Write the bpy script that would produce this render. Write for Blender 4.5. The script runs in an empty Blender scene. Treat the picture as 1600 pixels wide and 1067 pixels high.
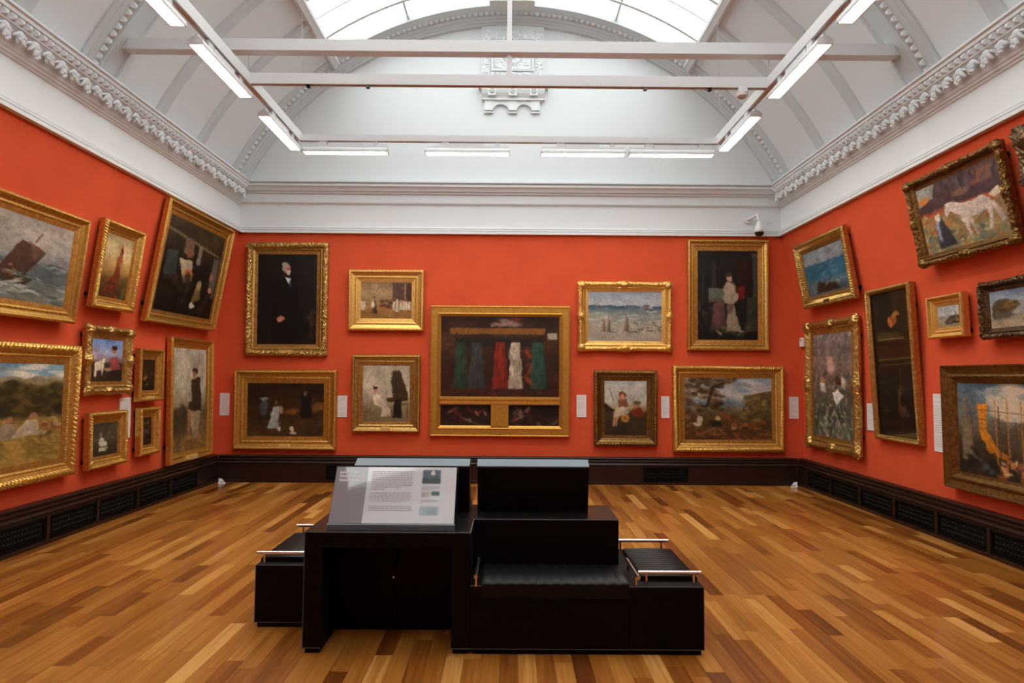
import bpy, bmesh, math, random
import numpy as np
from mathutils import Vector, Matrix
SC = bpy.context.scene
COL = SC.collection
rnd = random.Random(7)

# ------------------------------------------------------------------ camera
CAM_P, CAM_R, CAM_Y, FPX = .0527, .007, .0034, 1015.0
fw = Vector((math.sin(CAM_Y)*math.cos(CAM_P), math.cos(CAM_Y)*math.cos(CAM_P), math.sin(CAM_P)))
rt0 = Vector((math.cos(CAM_Y), -math.sin(CAM_Y), 0)); up0 = rt0.cross(fw)
rt = rt0*math.cos(CAM_R) + up0*math.sin(CAM_R); up = up0*math.cos(CAM_R) - rt0*math.sin(CAM_R)
cd = bpy.data.cameras.new('camera'); cam = bpy.data.objects.new('camera', cd); COL.objects.link(cam)
cam.matrix_world = Matrix(((rt.x, up.x, -fw.x, 0), (rt.y, up.y, -fw.y, 0), (rt.z, up.z, -fw.z, 1.6), (0, 0, 0, 1)))
cd.sensor_width = 36; cd.lens = FPX/1600*36; cd.clip_start = .05
SC.camera = cam

# ------------------------------------------------------------------ light
SKY, LAMP = 3.8, 36.0
w = bpy.data.worlds.new('overcast_sky'); SC.world = w; w.use_nodes = True
bgn = w.node_tree.nodes['Background']; bgn.inputs[0].default_value = (.95, 1, .99, 1); bgn.inputs[1].default_value = SKY
vs = SC.view_settings; vs.view_transform = 'Standard'; vs.look = 'None'; vs.exposure = 0.22; vs.gamma = 1; vs.use_curve_mapping = False

# ------------------------------------------------------------------ materials
def lin(c):
    return tuple((x/12.92 if x <= .04045 else ((x+.055)/1.055)**2.4) for x in [v/255 for v in c])
MATS = {}
def mat(name, col, rough=.5, metal=0, spec=.5, var=0, vscale=8, bump=0, bscale=60, coat=0, stretch=None, col2=None):
    if name in MATS: return MATS[name]
    m = bpy.data.materials.new(name); m.use_nodes = True; MATS[name] = m
    nt = m.node_tree; b = nt.nodes['Principled BSDF']
    b.inputs['Base Color'].default_value = (*col, 1); b.inputs['Roughness'].default_value = rough
    b.inputs['Metallic'].default_value = metal; b.inputs['Specular IOR Level'].default_value = spec
    if coat: b.inputs['Coat Weight'].default_value = coat; b.inputs['Coat Roughness'].default_value = .04
    if var or bump:
        tc = nt.nodes.new('ShaderNodeTexCoord'); mp = nt.nodes.new('ShaderNodeMapping')
        nt.links.new(tc.outputs['Object'], mp.inputs[0])
        if stretch: mp.inputs['Scale'].default_value = stretch
    if var:
        n = nt.nodes.new('ShaderNodeTexNoise'); n.inputs['Scale'].default_value = vscale; n.inputs['Detail'].default_value = 5
        nt.links.new(mp.outputs[0], n.inputs['Vector'])
        r = nt.nodes.new('ShaderNodeValToRGB'); r.color_ramp.elements[0].position = .3; r.color_ramp.elements[1].position = .7
        a = col2 if col2 else tuple(c*(1-var) for c in col)
        r.color_ramp.elements[0].color = (*a, 1); r.color_ramp.elements[1].color = (*[min(1, c*(1+(0 if col2 else var))) for c in col], 1)
        nt.links.new(n.outputs['Fac'], r.inputs[0]); nt.links.new(r.outputs[0], b.inputs['Base Color'])
    if bump:
        n2 = nt.nodes.new('ShaderNodeTexNoise'); n2.inputs['Scale'].default_value = bscale; n2.inputs['Detail'].default_value = 4
        nt.links.new(mp.outputs[0], n2.inputs['Vector'])
        bp = nt.nodes.new('ShaderNodeBump'); bp.inputs['Strength'].default_value = bump; bp.inputs['Distance'].default_value = .01
        nt.links.new(n2.outputs['Fac'], bp.inputs['Height']); nt.links.new(bp.outputs[0], b.inputs['Normal'])
    return m

PLASTER = mat('white_plaster', (.69, .72, .73), .65, bump=.08, bscale=40, spec=.2)
VAULT = mat('vault_plaster', (.69, .72, .73), .7, bump=.06, bscale=12, spec=.15)
RIBGREY = mat('grey_rib_paint', (.55, .585, .59), .6, spec=.25)
MOULD = mat('moulding_plaster', (.69, .72, .73), .6, spec=.25)
RED = mat('red_wall_fabric', (.61, .089, .034), .85, spec=.1, var=.06, vscale=3, bump=.25, bscale=350)
DARKWOOD = mat('dark_skirting_wood', (.018, .0065, .004), .38, var=.4, vscale=12, stretch=(1, 1, 8), spec=.4)
IRON = mat('black_cast_iron', (.003, .003, .003), .6, spec=.12)
BLACK = mat('black_laminate', (.0028, .0028, .0026), .5, spec=.12, var=.1, vscale=60, stretch=(1, 1, .05))
BLACKTOP = mat('black_desk_top', (.006, .006, .006), .25, spec=.35)
EDGE = mat('grey_edging', (.09, .11, .115), .4)
LEATHER = mat('black_ribbed_leather', (.0045, .0042, .004), .45, spec=.2)
STEEL = mat('brushed_steel', (.72, .70, .68), .25, metal=1)
PALE = mat('blue_grey_panel_edge', (.105, .15, .17), .4)
WHITEMETAL = mat('white_painted_metal', (.66, .66, .66), .4, spec=.4)
WHITEPLASTIC = mat('white_plastic', (.7, .7, .7), .35)
CARD = mat('label_card', (.70, .68, .69), .6)
PRINT = mat('grey_print', (.20, .20, .21), .6)
WHITEPRINT = mat('white_print', (.85, .85, .86), .6)
DARKDOME = mat('smoked_dome', (.01, .01, .012), .08)

def emis(name, col, s):
    m = bpy.data.materials.new(name); m.use_nodes = True; nt = m.node_tree
    b = nt.nodes['Principled BSDF']; b.inputs['Base Color'].default_value = (.8, .8, .8, 1)
    b.inputs['Emission Color'].default_value = (*col, 1); b.inputs['Emission Strength'].default_value = s
    return m
LIT = emis('lit_diffuser', (1, .89, .78), LAMP)

def glassmat():
    m = bpy.data.materials.new('skylight_glass'); m.use_nodes = True; nt = m.node_tree; nt.nodes.clear()
    o = nt.nodes.new('ShaderNodeOutputMaterial'); mx = nt.nodes.new('ShaderNodeMixShader')
    t = nt.nodes.new('ShaderNodeBsdfTransparent'); t.inputs[0].default_value = (.93, .94, .94, 1)
    tr = nt.nodes.new('ShaderNodeBsdfTranslucent'); tr.inputs[0].default_value = (.9, .9, .9, 1)
    mx.inputs[0].default_value = .2
    nt.links.new(t.outputs[0], mx.inputs[1]); nt.links.new(tr.outputs[0], mx.inputs[2]); nt.links.new(mx.outputs[0], o.inputs[0])
    return m
GLASS = glassmat()

def floormat():
    m = bpy.data.materials.new('parquet_wood'); m.use_nodes = True; nt = m.node_tree; b = nt.nodes['Principled BSDF']
    at = nt.nodes.new('ShaderNodeAttribute'); at.attribute_name = 'tone'
    sp = nt.nodes.new('ShaderNodeSeparateColor'); nt.links.new(at.outputs['Color'], sp.inputs[0])
    rp = nt.nodes.new('ShaderNodeValToRGB'); e = rp.color_ramp.elements
    cols = [(0, (.115, .029, .004)), (.22, (.20, .058, .008)), (.45, (.31, .108, .016)), (.72, (.43, .175, .031)), (1, (.64, .33, .090))]
    e[0].position, e[0].color = 0, (*cols[0][1], 1); e[1].position, e[1].color = 1, (*cols[-1][1], 1)
    for p, c in cols[1:-1]:
        x = e.new(p); x.color = (*c, 1)
    tc = nt.nodes.new('ShaderNodeTexCoord'); cb = nt.nodes.new('ShaderNodeCombineXYZ')
    mul = nt.nodes.new('ShaderNodeMath'); mul.operation = 'MULTIPLY'; mul.inputs[1].default_value = 37.0
    nt.links.new(sp.outputs[1], mul.inputs[0]); nt.links.new(mul.outputs[0], cb.inputs[1]); nt.links.new(mul.outputs[0], cb.inputs[2])
    ad = nt.nodes.new('ShaderNodeVectorMath'); ad.operation = 'ADD'
    nt.links.new(tc.outputs['Object'], ad.inputs[0]); nt.links.new(cb.outputs[0], ad.inputs[1])
    mp = nt.nodes.new('ShaderNodeMapping'); mp.inputs['Scale'].default_value = (42, 1.3, 1)
    nt.links.new(ad.outputs[0], mp.inputs[0])
    n = nt.nodes.new('ShaderNodeTexNoise'); n.inputs['Scale'].default_value = 1; n.inputs['Detail'].default_value = 4; n.inputs['Distortion'].default_value = .4
    nt.links.new(mp.outputs[0], n.inputs['Vector'])
    mr = nt.nodes.new('ShaderNodeMapRange'); mr.inputs[1].default_value = .3; mr.inputs[2].default_value = .7; mr.inputs[3].default_value = -.17; mr.inputs[4].default_value = .17
    nt.links.new(n.outputs['Fac'], mr.inputs[0])
    s = nt.nodes.new('ShaderNodeMath'); s.operation = 'ADD'; s.use_clamp = True
    nt.links.new(sp.outputs[0], s.inputs[0]); nt.links.new(mr.outputs[0], s.inputs[1])
    nt.links.new(s.outputs[0], rp.inputs[0]); nt.links.new(rp.outputs[0], b.inputs['Base Color'])
    b.inputs['Roughness'].default_value = .3; b.inputs['Specular IOR Level'].default_value = .35; b.inputs['Coat Weight'].default_value = .45; b.inputs['Coat Roughness'].default_value = .16
    return m
WOOD = floormat()

def canvasmat(name, rough, coat):
    m = bpy.data.materials.new(name); m.use_nodes = True; nt = m.node_tree; b = nt.nodes['Principled BSDF']
    at = nt.nodes.new('ShaderNodeAttribute'); at.attribute_name = 'paint'
    nt.links.new(at.outputs['Color'], b.inputs['Base Color'])
    b.inputs['Roughness'].default_value = rough; b.inputs['Specular IOR Level'].default_value = .25
    if coat: b.inputs['Coat Weight'].default_value = coat; b.inputs['Coat Roughness'].default_value = .03
    else:
        n2 = nt.nodes.new('ShaderNodeTexNoise'); n2.inputs['Scale'].default_value = 90
        bp = nt.nodes.new('ShaderNodeBump'); bp.inputs['Strength'].default_value = .12; bp.inputs['Distance'].default_value = .004
        nt.links.new(n2.outputs['Fac'], bp.inputs['Height']); nt.links.new(bp.outputs[0], b.inputs['Normal'])
    return m
PAINT = canvasmat('oil_paint', .5, 0); PAINTGL = canvasmat('glazed_oil_paint', .5, .6); PANELPRINT = canvasmat('printed_panel_under_glass', .4, 1.0)
PANELPRINT.node_tree.nodes['Principled BSDF'].inputs['Coat IOR'].default_value = 1.8

# ------------------------------------------------------------------ helpers
def link(o, parent=None):
    COL.objects.link(o)
    if parent is not None: o.parent = parent
    return o
def mesh_obj(name, verts, faces, m, parent=None, smooth=False):
    me = bpy.data.meshes.new(name); me.from_pydata([tuple(v) for v in verts], [], faces); me.materials.append(m)
    me.validate(); me.update()
    if smooth: me.shade_smooth()
    return link(bpy.data.objects.new(name, me), parent)
class MB:
    def __init__(s): s.v = []; s.f = []
    def add(s, v, f):
        k = len(s.v); s.v += [tuple(p) for p in v]; s.f += [tuple(i+k for i in q) for q in f]
    def box(s, x0, x1, y0, y1, z0, z1):
        s.add([(x0,y0,z0),(x1,y0,z0),(x1,y1,z0),(x0,y1,z0),(x0,y0,z1),(x1,y0,z1),(x1,y1,z1),(x0,y1,z1)],
              [(0,3,2,1),(4,5,6,7),(0,1,5,4),(1,2,6,5),(2,3,7,6),(3,0,4,7)])
    def bev(s, x0, x1, y0, y1, z0, z1, b=.004):
        # box with chamfered vertical and top edges
        pts = []
        for (zz, i) in ((z0, 0), (z1-b, 0), (z1, b)):
            a, c, d, e = x0+i, x1-i, y0+i, y1-i
            pts += [(a+b,d,zz),(c-b,d,zz),(c,d+b,zz),(c,e-b,zz),(c-b,e,zz),(a+b,e,zz),(a,e-b,zz),(a,d+b,zz)]
        f = [tuple(range(7,-1,-1)), tuple(range(16,24))]
        for l in (0, 8):
            for k in range(8): f.append((l+k, l+(k+1)%8, l+8+(k+1)%8, l+8+k))
        s.add(pts, f)
    def tube(s, a, b, r, n=10, r2=None):
        a, b = Vector(a), Vector(b); d = (b-a).normalized(); r2 = r if r2 is None else r2
        t = Vector((0,0,1)) if abs(d.z) < .9 else Vector((1,0,0)); u = d.cross(t).normalized(); w_ = d.cross(u)
        v = []
        for p, rr in ((a, r), (b, r2)):
            for k in range(n):
                c, q = math.cos(2*math.pi*k/n), math.sin(2*math.pi*k/n); v.append(p+u*c*rr+w_*q*rr)
        f = [(k, (k+1)%n, n+(k+1)%n, n+k) for k in range(n)] + [tuple(range(n-1,-1,-1)), tuple(range(n, 2*n))]
        s.add(v, f)
    def lathe(s, c, prof, n=20):
        c = Vector(c); v = []
        for (r, z) in prof:
            for k in range(n): v.append((c.x+r*math.cos(2*math.pi*k/n), c.y+r*math.sin(2*math.pi*k/n), c.z+z))
        f = []
        for i in range(len(prof)-1):
            for k in range(n): f.append((i*n+k, i*n+(k+1)%n, (i+1)*n+(k+1)%n, (i+1)*n+k))
        f += [tuple(range(n-1,-1,-1)), tuple(range((len(prof)-1)*n, len(prof)*n))]
        s.add(v, f)
    def prism(s, sec, x0, x1):            # section in (y,z), extruded along x
        n = len(sec); v = [(x0,*p) for p in sec]+[(x1,*p) for p in sec]
        f = [(k, (k+1)%n, n+(k+1)%n, n+k) for k in range(n)] + [tuple(range(n-1,-1,-1)), tuple(range(n,2*n))]
        s.add(v, f)
    def build(s, name, m, parent=None, smooth=False):
        o = mesh_obj(name, s.v, s.f, m, parent, smooth)
        bm = bmesh.new(); bm.from_mesh(o.data); bmesh.ops.recalc_face_normals(bm, faces=bm.faces); bm.to_mesh(o.data); bm.free()
        return o
def box(name, x0, x1, y0, y1, z0, z1, m, parent=None, b=0):
    q = MB()
    if b: q.bev(x0,x1,y0,y1,z0,z1,b)
    else: q.box(x0,x1,y0,y1,z0,z1)
    return q.build(name, m, parent)
def tag(o, label=None, cat=None, group=None, kind=None):
    if label: o['label'] = label
    if cat: o['category'] = cat
    if group: o['group'] = group
    if kind: o['kind'] = kind
    return o
def thing(name, label, cat, loc=(0,0,0), rot=(0,0,0), group=None):
    o = bpy.data.objects.new(name, None); o.empty_display_size = .1; o.location = loc; o.rotation_euler = rot
    link(o); return tag(o, label, cat, group)
def sweep_y(prof, y0, y1, n=1, flip=False):
    ys = [y0+(y1-y0)*k/n for k in range(n+1)]; P = len(prof)
    v = [(x, yy, z) for yy in ys for (x, z) in prof]
    f = [(i*P+k, i*P+k+1, (i+1)*P+k+1, (i+1)*P+k) for i in range(n) for k in range(P-1)]
    return v, f
ZC = 2.5
def arc_pt(R, a, y): return (R*math.sin(a), y, ZC+R*math.cos(a))
def sweep_arc(prof, a0, a1, n):
    P = len(prof); v = []
    for i in range(n+1):
        a = a0+(a1-a0)*i/n; v += [arc_pt(R, a, y) for (R, y) in prof]
    f = [(i*P+k, i*P+k+1, (i+1)*P+k+1, (i+1)*P+k) for i in range(n) for k in range(P-1)]
    return v, f
def copy_mesh_obj(src, parent, mw):
    o = bpy.data.objects.new(src.name.split('.')[0], src.data); link(o, parent); o.matrix_local = mw; return o

# ------------------------------------------------------------------ structure
D = 9.83; Y0 = -.65; WX = 4.43; ZF = 3.76; RV = 4.62
def inset(z): return 0.30*max(0, (z-2.1)/1.66)**1.25 if z > 2.1 else 0.
# floor: sub-floor, planks as parts
floor = tag(box('floor', -WX-.1, WX+.1, Y0-.1, D+.1, -.12, -.012, mat('sub_floor', (.06, .025, .008), .6)), kind='structure')
PWID = .102
def px_area(x0, x1, y0, y1):
    pts = []
    for (x, y) in ((x0,y0),(x1,y0),(x1,y1),(x0,y1)):
        d = Vector((x, y, -1.6)); z = d.dot(fw)
        if z < .5: return 0
        pts.append((800+FPX*d.dot(rt)/z, 533-FPX*d.dot(up)/z))
    cx = sum(p[0] for p in pts)/4; cy = sum(p[1] for p in pts)/4
    if not (-20 < cx < 1620 and 700 < cy < 1090): return 0
    if 480 < cx < 1090 and 700 < cy < 1010: return 0
    return abs(sum(pts[i][0]*pts[(i+1)%4][1]-pts[(i+1)%4][0]*pts[i][1] for i in range(4)))/2
planks = []
nrow = int(2*WX/PWID)+1
for i in range(nrow):
    x0 = -WX+i*PWID; y = Y0-rnd.random()*.8
    while y < D:
        L = rnd.choice((.42, .55, .7, .85, 1.0, 1.25))*rnd.uniform(.9, 1.1); y1 = min(y+L, D)
        t = min(1, max(0, rnd.gauss(.50, .19)))
        planks.append((max(x0, -WX), min(x0+PWID, WX), max(y, Y0), y1, t, rnd.random(), px_area(x0, x0+PWID, y, y1))); y = y1
planks.sort(key=lambda p: -p[6])
def plank_geo(p, q):
    g = .0006; zt = rnd.uniform(-.0004, 0)
    q.box(p[0]+g, p[1]-g, p[2]+g, p[3]-g, -.014, zt)
def tone_attr(o, ts):
    at = o.data.color_attributes.new('tone', 'FLOAT_COLOR', 'POINT')
    a = np.zeros((len(ts), 8, 4), np.float32)
    for k, (t, r) in enumerate(ts): a[k, :, 0] = t; a[k, :, 1] = r; a[k, :, 3] = 1
    at.data.foreach_set('color', a.ravel())
for p in planks[:300]:
    q = MB(); plank_geo(p, q); o = mesh_obj('plank', q.v, q.f, WOOD, floor); tone_attr(o, [(p[4], p[5])])
q = MB()
for p in planks[300:]: plank_geo(p, q)
o = mesh_obj('parquet_field', q.v, q.f, WOOD, floor); tone_attr(o, [(p[4], p[5]) for p in planks[300:]]); tag(o, kind='stuff')

# walls
def side_wall(name, s):
    zs = [0, 1, 2.1]+[2.1+1.66*k/10 for k in range(1, 11)]
    prof = [(s*(WX-inset(z)), z) for z in zs]+[(s*(WX+.15), ZF), (s*(WX+.15), 0), (s*WX, 0)]
    v, f = sweep_y(prof, Y0, D, 1); o = mesh_obj(name, v, f, RED); return tag(o, kind='structure')
side_wall('wall_left', -1); side_wall('wall_right', 1)
tag(box('wall_back', -WX-.1, WX+.1, D, D+.12, 0, ZF, RED), kind='structure')
tag(box('wall_front', -WX-.1, WX+.1, Y0-.12, Y0, 0, ZF, RED), kind='structure')
for nm, ya, yb in (('wall_back_upper', D-.001, D+.12), ('wall_front_upper', Y0-.12, Y0+.001)):
    q = MB(); n = 40; sec = [(WX+.1, ZF), (WX+.1, 4.6)]
    sec += [(4.66*math.sin(a), ZC+4.66*math.cos(a)) for a in [math.radians(62-124*k/n) for k in range(n+1)]]
    sec += [(-WX-.1, 4.6), (-WX-.1, ZF)]
    k = len(sec); q.add([(x, ya, z) for x, z in sec]+[(x, yb, z) for x, z in sec],
        [tuple(range(k)), tuple(range(2*k-1, k-1, -1))]+[(i, (i+1)%k, k+(i+1)%k, k+i) for i in range(k)])
    tag(q.build(nm, PLASTER), kind='structure')

# side friezes with cornice
CORN = [(4.20,3.745),(4.078,3.745),(4.078,3.778),(4.100,3.784),(4.100,3.790),(4.088,3.796),(4.088,3.815),(4.118,3.821),(4.118,3.827),(4.108,3.832),(4.108,3.846),(4.14,3.855),(4.14,4.182),(4.122,4.19),(4.122,4.206),
        (4.104,4.212),(4.100,4.232),(4.088,4.24),(4.085,4.27),(4.072,4.31),(4.048,4.35),(4.012,4.385),(4.0,4.39),(3.994,4.402),(4.012,4.408),
        (4.012,4.412),(3.988,4.468),(3.972,4.472),(3.968,4.50),(3.95,4.512),(3.95,4.535),(4.25,4.57)]
def nail_mesh():
    b = .033; h = .036; v = [(-b,-b,0),(b,-b,0),(b,b,0),(-b,b,0),(0,0,h),(-b*.55,-b*.55,h*.62),(b*.55,-b*.55,h*.62),(b*.55,b*.55,h*.62),(-b*.55,b*.55,h*.62)]
    f = [(0,1,6,5),(1,2,7,6),(2,3,8,7),(3,0,5,8),(5,6,4),(6,7,4),(7,8,4),(8,5,4)]
    me = bpy.data.meshes.new('nailhead'); me.from_pydata(v, [], f); me.materials.append(MOULD); return me
NAIL = nail_mesh()
def leaf_mesh(name, kind):
    # foliage cluster; local: x along the cornice, z up, y outward
    q = MB()
    def blob(c, r, rot=0, nu=8, nv=5):
        v = []; f = []; cr, sr = math.cos(rot), math.sin(rot)
        for j in range(nv+1):
            ph = math.pi*j/nv
            for i in range(nu):
                th = 2*math.pi*i/nu; x, y, z = r[0]*math.sin(ph)*math.cos(th), r[1]*math.sin(ph)*math.sin(th), r[2]*math.cos(ph)
                v.append((c[0]+x*cr-z*sr, c[1]+y, c[2]+x*sr+z*cr))
        for j in range(nv):
            for i in range(nu): f.append((j*nu+i, j*nu+(i+1) % nu, (j+1)*nu+(i+1) % nu, (j+1)*nu+i))
        q.add(v, f)
    if kind == 0:
        blob((0, .018, .105), (.046, .022, .05)); blob((0, .055, .062), (.030, .020, .030)); blob((-.022, .068, .040), (.015, .017, .018)); blob((.022, .068, .040), (.015, .017, .018)); blob((0, .074, .022), (.016, .016, .017))
        for sx in (-1, 1): blob((sx*.040, .032, .082), (.013, .018, .042), sx*.45); blob((sx*.058, .02, .112), (.012, .014, .03), sx*.9)
    else:
        blob((0, .014, .11), (.040, .020, .045)); blob((0, .050, .080), (.046, .022, .020)); blob((-.012, .064, .058), (.034, .014, .014), .35); blob((.03, .045, .054), (.012, .016, .02), -.5)
        for sx in (-1, 1): blob((sx*.045, .024, .108), (.012, .016, .036), sx*.6)
        for k in (-1, 0, 1): blob((k*.018, .05, .098), (.006, .022, .026), k*.3)
    me = bpy.data.meshes.new(name); me.from_pydata(q.v, [], q.f); me.materials.append(MOULD); me.shade_smooth(); return me
LEAF = [leaf_mesh('acanthus_leaf', 0), leaf_mesh('curled_leaf', 1)]
for num, s in ((1, -1), (2, 1)):
    v, f = sweep_y([(s*x, z) for x, z in CORN], Y0, D, 1)
    tr = tag(mesh_obj('trim_%d' % num, v, f, MOULD), kind='structure')
    y = 4.30; nrm = Vector((-s*.056, 0, -.024)).normalized()    # band faces in and down
    ey = Vector((0, 1, 0)); nn = Vector((-s*.92, 0, -.39)).normalized()
    ex = ey.cross(nn).normalized()
    M0 = Matrix((( ex.x, ey.x, nn.x, 0), (ex.y, ey.y, nn.y, 0), (ex.z, ey.z, nn.z, 0), (0,0,0,1)))
    while y < D-.04:
        o = bpy.data.objects.new('nailhead', NAIL); link(o, tr); o.matrix_local = Matrix.Translation((s*3.999, y, 4.438)) @ M0; y += .0855
    y = 4.36; k = 0
    while y < D-.06:
        o = bpy.data.objects.new(LEAF[k % 2].name, LEAF[k % 2]); link(o, tr)
        o.matrix_local = Matrix.Translation((s*4.078, y, 4.245)) @ Matrix.Rotation(math.radians(90 if s > 0 else -90), 4, 'Z') @ Matrix.Rotation(math.radians(-22), 4, 'X') @ Matrix.Diagonal((1.14, 1, 1, 1))
        y += .165; k += 1
# back/front cornice
BC = [(0,3.745),(.062,3.745),(.062,3.778),(.040,3.784),(.040,3.790),(.052,3.796),(.052,3.815),(.022,3.821),(.022,3.827),(.032,3.832),(.032,3.846),(0,3.855),(0,4.195),(.018,4.203),(.022,4.215),(.03,4.22),(.03,4.345),(.05,4.355),(.06,4.372),(.05,4.38),(.075,4.392),(.085,4.42),(.10,4.445),(.12,4.455),(.12,4.48),(.105,4.487),(.10,4.50),(.135,4.51),(.135,4.53),(0,4.56)]
for num, yb, sg in ((3, D, -1), (4, Y0, 1)):
    v = [(x, yb+sg*p, z) for x in (-4.13, 4.13) for (p, z) in BC]; P = len(BC)
    tag(mesh_obj('trim_%d' % num, v, [(k, k+1, P+k+1, P+k) for k in range(P-1)], MOULD), kind='structure')

# skirting with grilles
SK = [(0,.395),(.07,.392),(.076,.376),(.06,.37),(.06,.358),(.085,.352),(.09,.335),(.075,.33),(.075,.318),(.10,.31),(.11,.288),(.095,.28),(.095,.265),(.105,.26),(.105,.045),(.122,.04),(.122,0)]
def grille_mesh(L, H):
    q = MB(); t = .008
    q.box(-L/2, L/2, -.004, .02, 0, H)
    q.box(-L/2, L/2, -.016, -.003, H-.012, H); q.box(-L/2, L/2, -.016, -.003, 0, .012); q.box(-L/2, -L/2+.012, -.016, -.003, 0, H); q.box(L/2-.012, L/2, -.016, -.003, 0, H)
    q.box(-L/2+.03, L/2-.03, -.012, -.003, H-.032, H-.026); q.box(-L/2+.03, L/2-.03, -.012, -.003, .026, .032)
    n = int((L-.06)/.042)
    for i in range(n):
        for j in range(3):
            cx = -L/2+.05+i*.042; cz = .056+j*.047; r = .019
            q.add([(cx-r,-.004,cz),(cx,-.004,cz-r),(cx+r,-.004,cz),(cx,-.004,cz+r),(cx,-.016,cz)], [(0,1,4),(1,2,4),(2,3,4),(3,0,4)])
    me = bpy.data.meshes.new('grille'); me.from_pydata(q.v, [], q.f); me.materials.append(IRON); return me
GR = grille_mesh(.655, .205)
for nm, s in (('baseboard_left', -1), ('baseboard_right', 1)):
    v, f = sweep_y([(s*(WX-p), z) for p, z in SK], Y0, D, 1); bb = tag(mesh_obj(nm, v, f, DARKWOOD), kind='structure')
    ys = [9.13-.737*k for k in range(8)] if s < 0 else [8.774+.0-.719*k for k in range(8)]
    ys = ([] if s < 0 else [8.774+.66]) + ys
    for k in range(len(ys)-1):
        o = bpy.data.objects.new('grille', GR); link(o, bb)
        o.matrix_local = Matrix.Translation((s*(WX-.106), (ys[k]+ys[k+1])/2, .05)) @ Matrix.Rotation(math.radians(90 if s < 0 else -90), 4, 'Z')
        st = box('grille_stile', s*(WX-.118)-.006, s*(WX-.118)+.006, ys[k+1]-.022, ys[k+1]+.022, .042, .262, DARKWOOD, bb)
for nm, yb, sg in (('baseboard_back', D, -1), ('baseboard_front', Y0, 1)):
    v = [(x, yb+sg*p, z) for x in (-WX+.11, WX-.11) for (p, z) in SK]; P = len(SK)
    bb = tag(mesh_obj(nm, v, [(k, k+1, P+k+1, P+k) for k in range(P-1)], DARKWOOD), kind='structure')
    if sg < 0:
        for cx in (2.33, -2.38):
            o = bpy.data.objects.new('grille', GR); link(o, bb); o.matrix_local = Matrix.Translation((cx, D-.106, .05))

# vault
SKA = math.radians(35.3); SPA = math.radians(64.2)
q = MB()
for s in (-1, 1):
    v, f = sweep_arc([(RV, Y0), (RV, D), (RV+.12, D), (RV+.12, Y0), (RV, Y0)], s*SKA, s*SPA, 16); q.add(v, f)
tag(mesh_obj('ceiling', q.v, q.f, VAULT, smooth=False), kind='structure')
def rib(num, prof, arcs, n, nails=None, teeth=None, mat_=MOULD):
    q = MB()
    for (a0, a1) in arcs:
        v, f = sweep_arc(prof, a0, a1, n); q.add(v, f)
    tr = tag(mesh_obj('trim_%d' % num, q.v, q.f, mat_), kind='structure')
    if nails:
        R, yy, spans = nails
        for (a0, a1) in spans:
            k = int(abs(a1-a0)*R/.0855)
            for i in range(k):
                a = a0+(a1-a0)*(i+.5)/k; o = bpy.data.objects.new('nailhead', NAIL); link(o, tr)
                o.matrix_local = Matrix.Translation(arc_pt(R, a, yy)) @ Matrix.Rotation(a+math.pi, 4, 'Y')
    if teeth:
        R, yy, spans = teeth
        for (a0, a1) in spans:
            k = int(abs(a1-a0)*R/.11)
            for i in range(k):
                a = a0+(a1-a0)*(i+.5)/k; w_ = .34*abs(a1-a0)/k
                v = [arc_pt(R-.01, a-w_, yy), arc_pt(R-.01, a+w_, yy), arc_pt(R+.0, a+w_*.3, yy+.075), arc_pt(R+.0, a-w_*.8, yy+.05), arc_pt(R+.05, a-w_, yy), arc_pt(R+.05, a+w_, yy), arc_pt(R+.05, a+w_*.3, yy+.075), arc_pt(R+.05, a-w_*.8, yy+.05)]
                mesh_obj('leaf_tip', v, [(0,1,2,3),(4,7,6,5),(0,4,5,1),(1,5,6,2),(2,6,7,3),(3,7,4,0)], MOULD, tr)
FULL = [(-SPA, SPA)]; SIDES = [(-SPA, -SKA), (SKA, SPA)]
END_RIB = [(4.70,.44),(4.61,.43),(4.605,.31),(4.60,.30),(4.604,.295),(4.600,.215),(4.578,.21),(4.58,.19),(4.56,.17),(4.56,.13),(4.54,.115),(4.535,.08),(4.515,.065),(4.515,-.01)]
rib(5, [(R, D-k) for R, k in END_RIB], FULL, 64, nails=(4.602, D-.255, FULL), mat_=RIBGREY)
rib(8, [(R, Y0+k) for R, k in END_RIB], FULL, 64, nails=(4.602, Y0+.255, FULL), mat_=RIBGREY)
def main_prof(yc): return [(4.64,yc-.24),(4.60,yc-.235),(4.595,yc-.18),(4.585,yc-.17),(4.583,yc-.11),(4.588,yc-.105),(4.580,yc-.02),(4.560,yc-.015),(4.555,yc+.0),(4.57,yc+.02),(4.57,yc+.215),(4.55,yc+.225),(4.55,yc+.25),(4.64,yc+.255)]
for num, yc in ((6, 6.26), (7, 2.95)):
    rib(num, main_prof(yc), FULL, 48, mat_=RIBGREY, nails=(4.584, yc-.062, SIDES if num == 6 else []), teeth=(4.565, yc+.25, SIDES if num == 6 else []))
num = 9
for yc in (8.40, 7.42, 5.28, 4.2, 1.95, .95):
    rib(num, [(4.64,yc-.1),(4.60,yc-.085),(4.575,yc-.05),(4.57,yc+.05),(4.60,yc+.085),(4.64,yc+.1)], SIDES, 14, mat_=RIBGREY); num += 1

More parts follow.
